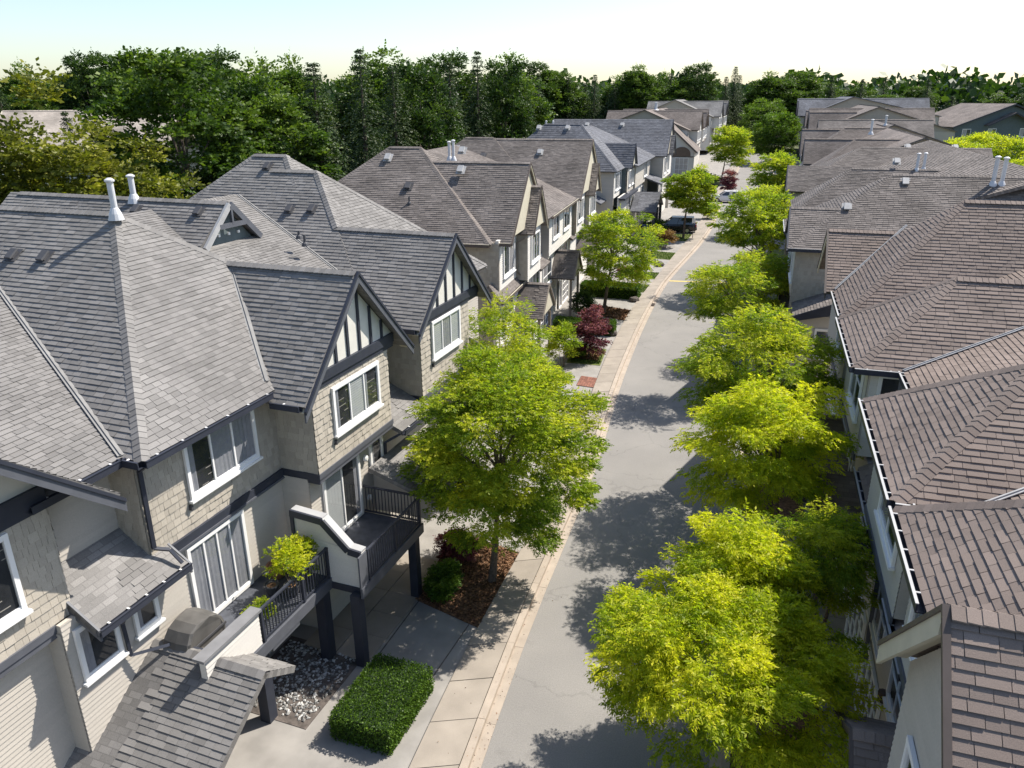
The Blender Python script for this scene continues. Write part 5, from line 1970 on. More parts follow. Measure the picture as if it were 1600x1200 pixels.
f.window('N', 150.6, -19.6, -17.8, 0.4, 2.6, 2, ('glass',), d=0.03)
f.band('N', 150.6, -22.4, -12.8, 3.35, 3.52, M['browntrim'], 0.05)
m1 = MB()
for lo in (-12.3, -22.9):
    m1.beam(f.T(lo, 149.95, 4.22), f.T(-17.6, 149.95, 8.84), 0.1, 0.3)
m1.build('barge_board', M['browntrim'], f.root)
f.flue(-23, 170, 11.4, 1.4, 0.3)
f.finish()
f = far_row('grey roofed townhouse row past the brown one where the street bends away', 19.0, 1, 200.0, 240.0, -16.5, -36, 'sh_grey', 'navy', 'lap_white', [(202, 9, 'g', 1.0), (214, 6, 'g', 1.2), (222, 9, 'g', 0.8)], dz=gz(0, 215) + 0.6, ridge=11.8)
f.finish()

# two large dark houses and a white-fronted one on the rise beyond
def big_house(label, x, y, rz, w, d, he, hr, sh, wallk, trim):
    b = Block(label, math.degrees(-rz), -1, 0, 0, sh, trim, detail=1, dz=gz(x, y), name='detached_house', group='large houses on the rise')
    b.root.location = (x, y, gz(x, y))
    b.gable(0.8, -w / 2, 0, w / 2, hr, he, he, -d)
    b.cap((0.8, 0, hr), (-d, 0, hr), single=False)
    b.gable(1.6, -w * 0.22, 0, w * 0.22, he + (hr - he) * 0.62, he + 0.3, he + 0.3, -d * 0.4)
    for o, hw, zt, z0 in ((0.8, w / 2, hr, he), (1.6, w * 0.22, he + (hr - he) * 0.62, he + 0.3)):
        b.rake(o, (-hw, z0), (0, zt), M[trim], 0.3, 0.08)
        b.rake(o, (hw, z0), (0, zt), M[trim], 0.3, 0.08)
    b.wall('F', 0, [(-w / 2 + .6, 0), (w / 2 - .6, 0), (w / 2 - .6, he), (0, hr - .4), (-w / 2 + .6, he)], wallk)
    b.wall('N', -w / 2 + .6, [(-d, 0), (0, he)], wallk)
    b.wall('B', w / 2 - .6, [(-d, 0), (0, he)], wallk)
    for u in (-w * .36, -w * .14, w * .14, w * .36):
        b.window('F', 0, u - 1.0, u + 1.0, he - 2.4, he - 0.6, 2, ('glass', 'blind'), d=0.01)
        b.window('F', 0, u - 1.0, u + 1.0, 1.0, 2.8, 2, ('glass', 'blind'), d=0.01)
    b.finish()
    return b


big_house('large dark teal house with a broad brown gable roof behind the yellow green trees', 118.0, 190.0, math.radians(98), 30, 18, 6.6, 11.6, 'sh_brown', 'teal', 'navy')
big_house('dark teal house with a pale grey slope next to the broad brown gable', 92.0, 196.0, math.radians(70), 22, 14, 7.0, 10.6, 'sh_slate', 'teal', 'navy')
big_house('beige house with a light tan roof among the garden trees past the woodland corner', -53.0, 86.0, math.radians(8), 14, 17, 9.8, 14.0, 'sh_tan', 'stucco', 'cream')


# ================================================================== street trees
near_kw = dict(n_clump=105, sprays=95, leaflets=7, leaf=0.088, wr=0.19, clump_r=0.62, shell=0.42, droop=0.55, low=-0.85)
ST = 'street trees along the kerbs'
plant_tree('street_tree', 'big rounded yellow green tree in the mulch bed before the balconies', 'tree', (-0.7, 21.3), (0.55, 0.1, 4.75), (3.0, 3.2), 11, 'leaf_lime', ST, 0.13, h0=1.5, n_clump=180, sprays=120, leaflets=7, leaf=0.088, wr=0.23, clump_r=0.58, shell=0.5, droop=0.4, low=-0.95, squash=0.62)
plant_tree('street_tree', 'smaller lime tree partly behind the big rounded one near the second gable', 'tree', (0.1, 29.3), (-0.4, 0, 4.6), (1.9, 2.2), 12, 'leaf_lime', ST, 0.09, **dict(near_kw, n_clump=80))
plant_tree('street_tree', 'wide bright yellow tree whose crown reaches over the kerb at the bottom of the street', 'tree', (5.9, 13.6), (-1.35, -0.5, 3.75), (2.6, 1.5), 13, 'leaf_bright', ST, 0.12, h0=1.6, n_clump=130, sprays=120, leaflets=7, leaf=0.09, wr=0.19, clump_r=0.5, shell=0.45, droop=0.6, low=-0.8, squash=0.55, lumps=0.35)
plant_tree('street_tree', 'tall narrow yellow tree rising behind the wide bright one at the kerb', 'tree', (6.5, 15.6), (-0.9, -0.2, 4.35), (1.3, 1.3), 14, 'leaf_bright', ST, 0.1, h0=1.8, n_clump=60, sprays=95, leaflets=7, leaf=0.1, wr=0.19, clump_r=0.5, shell=0.4, droop=0.7, low=-0.8, squash=0.65)
plant_tree('street_tree', 'slender green young tree against the facing porch downspout', 'tree', (8.1, 16.4), (-0.3, -0.3, 4.3), (1.2, 1.05), 15, 'leaf_lime', ST, 0.08, h0=1.6, n_clump=44, sprays=85, leaflets=7, leaf=0.09, wr=0.17, clump_r=0.5, shell=0.4, droop=0.8, low=-0.8)
plant_tree('street_tree', 'layered yellow green tree standing between the wide bright one and the facing porches', 'tree', (8.7, 21.3), (-0.75, -0.1, 4.9), (2.3, 2.2), 16, 'leaf_bright', ST, 0.11, h0=1.5, n_clump=95, sprays=95, leaflets=7, leaf=0.1, wr=0.19, clump_r=0.56, shell=0.35, droop=0.75, low=-0.8, squash=0.52, lumps=0.4)
plant_tree('street_tree', 'tall lime tree behind the layered one casting a wide shadow on the road', 'tree', (9.9, 25.9), (-0.7, 0.8, 5.6), (2.65, 2.15), 17, 'leaf_lime', ST, 0.11, h0=1.7, **dict(near_kw, n_clump=105, droop=0.6, leaf=0.1))
plant_tree('street_tree', 'open lime tree with gaps showing the road, opposite the purple maple', 'tree', (12.9, 38.6), (-1.9, -0.6, 5.5), (1.9, 2.0), 18, 'leaf_lime', ST, 0.1, h0=1.6, **dict(near_kw, n_clump=62, sprays=75, leaflets=6, leaf=0.11))
plant_tree('street_tree', 'lime tree by the kerb near the teal end wall of the facing row', 'tree', (15.0, 44.0), (-0.4, 0, 4.6), (2.0, 2.1), 33, 'leaf_lime', ST, 0.1, h0=1.6, **dict(near_kw, n_clump=62, sprays=70, leaflets=6, leaf=0.12))
plant_tree('street_tree', 'straight trunked round green tree in the mulch bed beside the clipped hedges', 'tree', (6.8, 54.6), (0.9, 0, 4.75), (2.75, 3.1), 19, 'leaf_lime', ST, 0.13, h0=2.2, n_clump=110, sprays=75, leaflets=6, leaf=0.12, wr=0.25, clump_r=0.65, shell=0.45, droop=0.4, low=-0.85)
plant_tree('street_tree', 'round green tree on the lawn beside the parked black car', 'tree', (19.5, 86.6), (0.3, 0, 5.0), (2.6, 2.7), 20, 'leaf_lime', ST, 0.13, h0=2.4, n_clump=120, sprays=60, leaflets=6, leaf=0.15, wr=0.28, clump_r=0.6, shell=0.45, droop=0.4, low=-0.85)
plant_tree('street_tree', 'light green tree at the end of the pavement by the low garage wing', 'tree', (37.9, 141.5), (1.3, 0, 6.0), (3.4, 3.5), 21, 'leaf_lime', ST, 0.14, h0=2.6, n_clump=90, sprays=45, leaflets=5, leaf=0.24, wr=0.3, clump_r=0.9, shell=0.5, droop=0.3, low=-0.85)
plant_tree('street_tree', 'spreading lime tree over the kerb across from the parked black car', 'tree', (20.3, 60.3), (-1.4, -0.4, 5.6), (3.3, 2.7), 22, 'leaf_lime', ST, 0.12, h0=1.5, n_clump=95, sprays=60, leaflets=6, leaf=0.15, wr=0.24, clump_r=0.7, shell=0.4, droop=0.5, low=-0.8)
plant_tree('street_tree', 'lime tree standing against the grey brown gable end', 'tree', (24.1, 70.5), (0.1, 0, 5.2), (2.0, 2.5), 23, 'leaf_lime', ST, 0.11, h0=1.6, n_clump=70, sprays=60, leaflets=6, leaf=0.16, wr=0.24, clump_r=0.7, shell=0.4, droop=0.5, low=-0.8)
plant_tree('street_tree', 'tall yellow green tree behind the others on the facing kerb', 'tree', (29.8, 87.8), (0, 0, 5.8), (2.5, 3.2), 24, 'leaf_lime', ST, 0.12, h0=1.8, n_clump=80, sprays=50, leaflets=6, leaf=0.19, wr=0.26, clump_r=0.8, shell=0.4, droop=0.5, low=-0.8)
plant_tree('street_tree', 'dark round tree at the street bend, the lower of the pair', 'tree', (57.4, 173.0), (0, 0, 5.4), (4.7, 4.7), 25, 'leaf_mid', ST, 0.2, h0=1.8, n_clump=110, sprays=45, leaflets=5, leaf=0.3, wr=0.32, clump_r=1.1, shell=0.55, droop=0.2, low=-0.85)
plant_tree('street_tree', 'dark round tree at the street bend, the higher of the pair', 'tree', (64.5, 205.0), (0, 0, 6.0), (5.2, 5.6), 26, 'leaf_mid', ST, 0.2, h0=1.8, n_clump=100, sprays=45, leaflets=5, leaf=0.33, wr=0.32, clump_r=1.2, shell=0.55, droop=0.2, low=-0.85)
plant_tree('ornamental_tree', 'purple maple on the mulched lawn beside the pavement', 'tree', (4.7, 44.3), (0.1, 0, 1.65), (0.95, 1.45), 27, 'leaf_purple', None, 0.05, h0=0.5, n_clump=48, sprays=60, leaflets=6, leaf=0.085, wr=0.3, clump_r=0.36, shell=0.4, droop=0.3, low=-0.8)
plant_tree('ornamental_tree', 'small purple maple beside the parked white car', 'tree', (34.4, 123.6), (0, 0, 2.4), (1.0, 1.7), 28, 'leaf_purple', None, 0.07, h0=0.6, n_clump=30, sprays=40, leaflets=5, leaf=0.18, wr=0.3, clump_r=0.5, shell=0.4, droop=0.3, low=-0.8)
plant_tree('ornamental_tree', 'tiny purple maple on the lawn behind the long clipped hedge', 'tree', (9.7, 62.6), (0, 0, 1.15), (0.75, 0.5), 29, 'leaf_purple', None, 0.035, h0=0.5, n_clump=22, sprays=40, leaflets=5, leaf=0.1, wr=0.3, clump_r=0.3, shell=0.4, droop=0.3, low=-0.5)
plant_tree('ornamental_tree', 'dusty brown twiggy tree on the facing side among the lime crowns', 'tree', (18.9, 58.5), (0, 0, 2.7), (1.35, 1.15), 30, 'leaf_pink', None, 0.06, h0=0.8, n_clump=40, sprays=45, leaflets=5, leaf=0.11, wr=0.22, clump_r=0.45, shell=0.4, droop=0.3, low=-0.7)

# ------------------------------------------------------------------ shrubs and hedges
def shrub(label, base, c, r, seed, mat, leaf=0.09, n=30, name='shrub', sprays=60, wr=0.3):
    x, y = base
    me, C = crown_mesh('foliage', seed, r[0], r[1], M[mat], n_clump=n, sprays=sprays, leaflets=5, leaf=leaf, wr=wr, clump_r=r[0] * 0.42, shell=0.3, droop=0.15, low=-0.6)
    t = thing(name, label, 'shrub', (x, y, gz(x, y) + 0.04))
    o = link('foliage', me, t)
    o.location = c
    m1 = MB()
    for i in range(5):
        a = i * 1.26
        m1.tube([(0.06 * math.cos(a), 0.06 * math.sin(a), 0), (r[0] * .3 * math.cos(a), r[0] * .3 * math.sin(a), c[2] * 0.7), (r[0] * .5 * math.cos(a), r[0] * .5 * math.sin(a), c[2] * 1.1)], [0.02, 0.015, 0.006], 5)
    m1.build('stem', M['bark'], t)
    return t


shrub('upright yellow green shrub by the brown entrance porch', (3.0, 42.6), (0, 0, 1.25), (0.85, 1.25), 31, 'leaf_lime')
shrub('low grey green shrub beside the upright yellow green one', (3.9, 44.2), (0, 0, 0.5), (0.6, 0.55), 32, 'leaf_mid', 0.07)
shrub('dark loose shrub between the hedge and the tree trunk bed', (5.2, 53.3), (0, 0, 0.95), (0.85, 0.9), 33, 'leaf_dark')
shrub('rounded green shrub in the shaded mulch bed next to the balcony post', (-2.25, 20.6), (0, 0, 0.5), (0.5, 0.5), 34, 'leaf_hedge', 0.07)
shrub('dark reddish shrub in the mulch bed under the big tree', (-1.9, 22.6), (0, 0, 0.45), (0.55, 0.45), 35, 'leaf_purple', 0.07)
shrub('rusty orange shrub on the small lawn near the parked black car', (16.3, 80.6), (0, 0, 0.9), (1.05, 0.9), 36, 'leaf_rust', 0.13, 26)
shrub('dark green rounded bush in front of the parked black car', (16.3, 87.3), (0, 0, 0.9), (1.1, 0.95), 37, 'leaf_hedge', 0.14, 26)
shrub('pale bush on the front lawn between the black and the white parked cars', (25.6, 100.5), (0, 0, 1.0), (0.9, 0.9), 38, 'leaf_lime', 0.16, 22)
shrub('spreading low bush before the low garage wing', (34.5, 139.0), (0, 0, 1.0), (1.8, 1.0), 39, 'leaf_mid', 0.25, 24)
shrub('dark bush by the facing path in the shade of the layered tree', (11.6, 27.8), (0, 0, 0.6), (0.8, 0.6), 40, 'leaf_dark', 0.09)
shrub('dark clipped bush beside the facing path past the slab walk', (16.8, 44.4), (0, 0, 0.9), (1.0, 0.95), 41, 'leaf_dark', 0.11)
shrub('green bush along the facing path near the teal wall', (18.6, 50.2), (0, 0, 1.0), (1.2, 1.0), 42, 'leaf_mid', 0.12)
shrub('low dark bush in the facing bed beside the dusty tree', (17.3, 47.2), (0, 0, 0.6), (0.9, 0.6), 43, 'leaf_dark', 0.1)


def hedge(label, p, q, w, h, seed, n=5200, leaf=0.075):
    """clipped box hedge from p to q: twiggy core and a coat of leaves"""
    r = np.random.default_rng(seed)
    d = Vector((q[0] - p[0], q[1] - p[1], 0))
    L = d.length
    d.normalize()
    s = Vector((-d.y, d.x, 0))
    x, y = p
    t = thing('hedge', label, 'hedge', (x, y, gz(x, y) + 0.04))
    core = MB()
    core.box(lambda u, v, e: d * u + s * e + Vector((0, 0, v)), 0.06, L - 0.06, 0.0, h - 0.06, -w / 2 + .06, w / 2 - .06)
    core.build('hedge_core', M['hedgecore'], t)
    f = r.random(n)
    u = r.random(n) * L
    e = (r.random(n) - .5) * w
    v = r.random(n) * h
    side = r.choice(6, n, p=[.3, .25, .25, .1, .1, 0])
    v = np.where(side == 0, h, v)
    e = np.where(side == 1, -w / 2, np.where(side == 2, w / 2, e))
    u = np.where(side == 3, 0, np.where(side == 4, L, u))
    nv = np.stack([np.where(side == 3, -1, np.where(side == 4, 1, 0)), np.where(side == 1, -1, np.where(side == 2, 1, 0)), np.where(side == 0, 1, 0)], 1).astype(float)
    dd, ss = np.array(d), np.array(s)
    P = u[:, None] * dd + e[:, None] * ss + v[:, None] * np.array([0, 0, 1.0]) + r.normal(0, 0.025, (n, 3))
    D = nv[:, :1] * dd + nv[:, 1:2] * ss + nv[:, 2:] * np.array([0, 0, 1.0]) + r.normal(0, 0.7, (n, 3))
    me = leaf_mesh('foliage', P, D, leaf * (0.7 + 0.6 * r.random(n)), 0.32, np.clip(r.normal(0.5, 0.22, n), 0, 1), M['leaf_hedge'], r)
    link('foliage', me, t)
    return t


HG = None
hedge('low clipped hedge beside the navy balcony post at the bottom of the driveway', b_world(B1, 12.2, -8.6)[:2], b_world(B1, 14.55, -8.6)[:2], 1.6, 0.75, 51, 16000, 0.055)
hedge('short clipped hedge left of the purple maple'.replace('left of', 'behind'), (3.0, 50.3), (6.9, 49.3), 1.2, 0.8, 52, 11000, 0.085)
hedge('long clipped hedge running across the front yard to the pavement', (5.8, 60.6), (10.1, 59.1), 1.5, 0.95, 53, 14000, 0.095)
hedge('dark clipped hedge along the facing path beyond the low slope', (14.6, 36.4), (16.0, 40.6), 0.8, 0.9, 54, 9000, 0.09)
hedge('clipped hedge beside the facing garage drive', (11.7, 29.9), (12.9, 33.2), 0.7, 0.7, 55, 8000, 0.08)
for key, nn, sd in (('l2', 2600, 1), ('l4', 3000, 2), ('l5', 2500, 3), ('l6', 2600, 4), ('l7', 2600, 5)):
    grass_on(inset(BEDS[key][1], 0.93), 'grass', nn, sd)


def scatter_rocks(name, label_pts, seed):
    pass


# mulch chips and fallen leaves on the shaded bed, pebbles under the balcony
def chips(name, pts, n, seed, mat, size, z):
    r = np.random.default_rng(seed)
    (x0, y0), (x1, y1), (x2, y2), (x3, y3) = pts
    a, b2 = r.random(n), r.random(n)
    x = (x0 * (1 - a) + x1 * a) * (1 - b2) + (x3 * (1 - a) + x2 * a) * b2
    y = (y0 * (1 - a) + y1 * a) * (1 - b2) + (y3 * (1 - a) + y2 * a) * b2
    D = r.normal(0, 1, (n, 3))
    D[:, 2] *= 0.25
    me = leaf_mesh(name, np.stack([x, y, np.full(n, z) + r.random(n) * 0.03], 1), D, size * (0.5 + r.random(n)), 0.3, r.random(n), M[mat], r)
    link(name, me, kind='stuff')


M['chip'] = toned('bark_chip', [(0.06, 0.03, 0.016), (0.13, 0.065, 0.035), (0.22, 0.12, 0.06), (0.3, 0.16, 0.085)], grain=0.1, stain=0.1)
chips('bark_chips', BEDS['m1'][1], 5200, 61, 'chip', 0.085, 0.08)
chips('bark_chips', BEDS['m3'][1], 2600, 62, 'chip', 0.12, 0.08)
chips('bark_chips', BEDS['m2'][1], 1200, 63, 'chip', 0.1, 0.08)
chips('bark_chips', BEDS['m4'][1], 1000, 64, 'chip', 0.1, 0.08)
peb = MB()
rr = random.Random(5)
for i in range(900):
    s, w = rr.uniform(12.4, 14.9), rr.uniform(-12.6, -10.3)
    x, y, _ = b_world(B1, s, w)
    a = rr.uniform(0.03, 0.075)
    an = rr.random() * 6.28
    ca, sa = math.cos(an) * a, math.sin(an) * a
    z = 0.05
    k = rr.uniform(0.5, 0.8)
    t = rr.random()
    top = (x, y, z + a * 0.9)
    ring = [(x + ca, y + sa, z + a * .35), (x - sa * k, y + ca * k, z + a * .4), (x - ca, y - sa, z + a * .3), (x + sa * k, y - ca * k, z + a * .35)]
    for q in range(4):
        peb.face([ring[q], ring[(q + 1) % 4], top], t)
        peb.face([ring[(q + 1) % 4], ring[q], (x, y, z - 0.02)], t)
peb.build('river_pebbles', M['pebble'], kind='stuff')
m1 = MB()
m1.prism([Vector(b_world(B1, *p)) for p in ((15.1, -12.7), (15.1, -10.2), (12.2, -10.2), (12.2, -12.7))], Vector((0, 0, 0.05)))
m1.build('pebble_bed', M['rock'], kind='structure')
# concrete entrance walk slabs beside the balcony
for i in range(5):
    for j in range(2):
        s, w = 15.4 + i * 1.05, -11.6 + j * 1.1
        m1 = MB()
        p = b_world(B1, s, w)
        c = [(-.52, -.5), (.52, -.5), (.52, .5), (-.52, .5)]
        m1.prism([B1.n * q[1] * 1.06 + B1.t * q[0] for q in c], Vector((0, 0, 0.07 + 0.004 * rng.random())))
        o = m1.build('slab', M['slab'], bpy.data.objects['driveway'])
        o.location = (p[0], p[1], 0.0)
# driveway joint: dark strips between poured bays
for (a, c2) in (((14.95, -9.85), (19.9, -9.95)), ((14.95, -8.0), (17.4, -7.95))):
    m1 = MB()
    p, q = Vector(b_world(B1, *a)), Vector(b_world(B1, *c2))
    m1.beam(p + Vector((0, 0, .036)), q + Vector((0, 0, .036)), 0.035, 0.012)
    m1.build('driveway_joint', M['rock'], kind='structure')
# red paver patch: bricks
m1 = MB()
m1.prism([Vector((x, y, 0.0)) for x, y in ((3.95, 41.0), (4.85, 40.6), (4.45, 39.1), (3.55, 39.5))], Vector((0, 0, 0.05)))
pp = m1.build('paver_patch', M['rock'], kind='structure')
for i in range(7):
    for j in range(7):
        u0 = (3.6 + 0.4 * i / 7 * 0, 0)
        o0 = Vector((3.58, 39.52, 0.05))
        e1 = Vector((0.9, -0.4, 0)) / 7
        e2 = Vector((0.4, 1.5, 0)) / 7
        m2 = MB()
        m2.prism([e1 * 0.05 + e2 * 0.05, e1 * 0.95 + e2 * 0.05, e1 * 0.95 + e2 * 0.95, e1 * 0.05 + e2 * 0.95], Vector((0, 0, 0.02)))
        q = m2.build('brick', M['redpaver'], pp)
        q.location = o0 + e1 * i + e2 * j

# yellow line across the road
m1 = MB()
m1.face([(13.6, 65.35, 0.006), (19.9, 64.2, 0.006), (19.85, 63.95, 0.006), (13.5, 65.05, 0.006)])
m1.build('road_marking', M['yellow'], kind='structure')


def rock(label, x, y, r, seed):
    rd = random.Random(seed)
    m1 = MB()
    m1.lathe((0, 0, 0), [(r * .75, -0.03), (r * 1.05, r * .3), (r * .85, r * .75), (r * .35, r * .98)], 9)
    m1.v = [(v[0] * rd.uniform(.82, 1.15), v[1] * rd.uniform(.82, 1.15), v[2] * rd.uniform(.9, 1.1)) for v in m1.v]
    o = m1.build('boulder', M['rock'])
    o.location = (x, y, 0.05)
    o.rotation_euler = (0, 0, rd.random() * 6)
    tag(o, label, 'rock')


# dry leaves and grit gathered along the kerb channel and on the paving
rl = np.random.default_rng(77)
n = 900
yy = rl.uniform(8, 70, n)
xx = np.array([lerp_line(EDGE_L, v) for v in yy]) - np.abs(rl.normal(0, 0.22, n)) + (rl.random(n) < 0.25) * rl.uniform(-1.6, 0.9, n)
Dl = rl.normal(0, 1, (n, 3))
Dl[:, 2] *= 0.15
link('fallen_leaves', leaf_mesh('fallen_leaves', np.stack([xx, yy, np.where(xx < np.array([lerp_line(EDGE_L, v) for v in yy]) - 0.28, 0.15, 0.03)], 1), Dl, rl.uniform(0.02, 0.05, n), 0.3, rl.random(n), M['chip'], rl), kind='stuff')


rock('dark boulder at the pavement edge by the short hedge and purple maple', 6.75, 49.0, 0.36, 1)
rock('dark boulder at the pavement end of the long clipped hedge', 9.6, 58.0, 0.38, 2)
rock('dark boulder at the pavement edge between the two small lawns', 14.0, 71.2, 0.42, 3)
# storm drain in the kerb channel
t = thing('storm_drain', 'rusty iron storm drain set into the kerb channel', 'drain', (10.75, 57.0, 0.02), math.radians(-17))
m1 = MB()
m1.box(lambda u, v, d: Vector((u, v, d)), -0.28, 0.28, -0.42, 0.42, 0.0, 0.03)
m1.build('drain_frame', M['iron'], t)
for i in range(6):
    m1 = MB()
    m1.box(lambda u, v, d: Vector((u, v, d)), -0.22, 0.22, -0.36 + i * 0.13, -0.29 + i * 0.13, 0.03, 0.05)
    m1.build('drain_bar', M['iron'], t)
# small street sign on a post
t = thing('street_sign', 'small white sign on a thin post beside the parked black car', 'sign', (20.35, 85.7, 0.05), math.radians(-15))
m1 = MB()
m1.tube([(0, 0, 0), (0, 0, 2.3)], 0.035, 8)
m1.build('sign_post', M['browntrim'], t)
m1 = MB()
m1.box(lambda u, v, d: Vector((u, d, v)), -0.17, 0.17, 1.75, 2.3, -0.06, -0.04)
m1.build('sign_plate', M['white'], t)
t = thing('street_sign', 'small sign on a thin post beside the parked white car', 'sign', (31.2, 110.5, 0.05), math.radians(-15))
m1 = MB()
m1.tube([(0, 0, 0), (0, 0, 2.4)], 0.045, 8)
m1.build('sign_post', M['browntrim'], t)
m1 = MB()
m1.box(lambda u, v, d: Vector((u, d, v)), -0.2, 0.2, 1.9, 2.4, -0.07, -0.05)
m1.build('sign_plate', M['white'], t)
# lamp post at the edge of the wood
t = thing('lamp_post', 'slim grey lamp post before the dark woodland', 'lamp post', (3.0, 150.0, gz(3, 150)), 0)
m1 = MB()
m1.tube([(0, 0, 0), (0, 0, 9.0), (-0.15, 0, 9.5), (-0.9, 0, 9.7)], [0.12, 0.08, 0.07, 0.05], 8)
m1.build('lamp_column', M['greymetal'], t)
m1 = MB()
m1.box(lambda u, v, d: Vector((u, d, v)), -1.5, -0.8, 9.62, 9.78, -0.15, 0.15)
m1.build('lamp_head', M['greymetal'], t)


# ------------------------------------------------------------------ things on the balconies
def pot(label, s, w, z, r, h, mat):
    x, y, _ = b_world(B1, s, w)
    m1 = MB()
    m1.lathe((0, 0, 0), [(r * .62, 0), (r * .8, h * .3), (r * .95, h * .85), (r * 1.1, h * .86), (r * 1.1, h), (r * .92, h), (r * .9, h * .88), (0.02, h * .86)], 16)
    t = thing('plant_pot', label, 'pot', (x, y, z))
    m1.build('pot_body', M[mat], t)
    m2 = MB()
    m2.lathe((0, 0, 0), [(r * .9, h * .86), (0.01, h * .9)], 12)
    m2.build('pot_soil', M['mulch'], t)
    return t


pot('wide terracotta bowl on the balcony beside the patio door', 14.45, -12.35, 2.65, 0.26, 0.38, 'terracotta')
pot('small dark pot on the balcony floor before the leafy shrub', 13.75, -12.0, 2.65, 0.2, 0.3, 'ventgrey')
pot('dark pot behind the balcony railing holding a yellow green shrub', 13.9, -11.45, 2.65, 0.2, 0.35, 'ventgrey')
sx, sy, _ = b_world(B1, 13.9, -11.45)
t = shrub('leafy yellow green potted shrub leaning over the balcony railing', (sx, sy), (0, 0, 0.7), (0.55, 0.6), 44, 'leaf_bright', 0.055, 26, name='potted_shrub', sprays=26, wr=0.34)
t.location.z = 2.95
sx, sy, _ = b_world(B1, 14.55, -11.5)
t = shrub('thin upright potted shrub beside the S-curved balcony wall', (sx, sy), (0, 0, 0.8), (0.3, 0.7), 45, 'leaf_lime', 0.06, 16, name='potted_shrub', sprays=30, wr=0.34)
t.location.z = 2.66
sx, sy, _ = b_world(B1, 12.5, -11.4)
t = shrub('low potted plant just inside the balcony railing by the solid parapet', (sx, sy), (0, 0, 0.45), (0.28, 0.3), 46, 'leaf_lime', 0.06, 12, name='potted_shrub', sprays=30, wr=0.34)
t.location.z = 2.66
# covered barbecue
x, y, _ = b_world(B1, 11.15, -12.15)
t = thing('covered_barbecue', 'barbecue under a grey weather cover on the balcony behind the parapet', 'barbecue', (x, y, 2.65), -B1.az)
m1 = MB()
prof = [(-.62, 0), (.62, 0), (.66, .55), (.58, .78), (.42, .98), (.2, 1.08), (-.2, 1.08), (-.42, .98), (-.58, .78), (-.66, .55)]
n = len(prof)
rings = []
for k, (dx, sc2) in enumerate(((-.3, .9), (-.34, 1.0), (0.0, 1.03), (.3, .98), (.34, .86))):
    i = len(m1.v)
    m1.v += [(dx + 0.02 * math.sin(q * 2.1 + k), p[0] * sc2, max(0, p[1] * (0.96 + 0.04 * sc2))) for q, p in enumerate(prof)]
    rings.append(i)
for k in range(4):
    for j in range(n):
        m1.f.append((rings[k] + j, rings[k] + (j + 1) % n, rings[k + 1] + (j + 1) % n, rings[k + 1] + j))
        m1.t.append(0)
        m1.m.append(0)
for rg in (rings[0], rings[-1]):
    m1.f.append(tuple(rg + j for j in range(n)))
    m1.t.append(0)
    m1.m.append(0)
m1.build('barbecue_cover', M['cover'], t)
m1 = MB()
m1.box(lambda u, v, d: Vector((d, u, v)), -.63, .63, 0.56, 0.62, .345, .37)
m1.box(lambda u, v, d: Vector((d, u, v)), -.3, .3, 0.3, 0.34, .335, .36)
m1.build('cover_seam', M['ventgrey'], t)


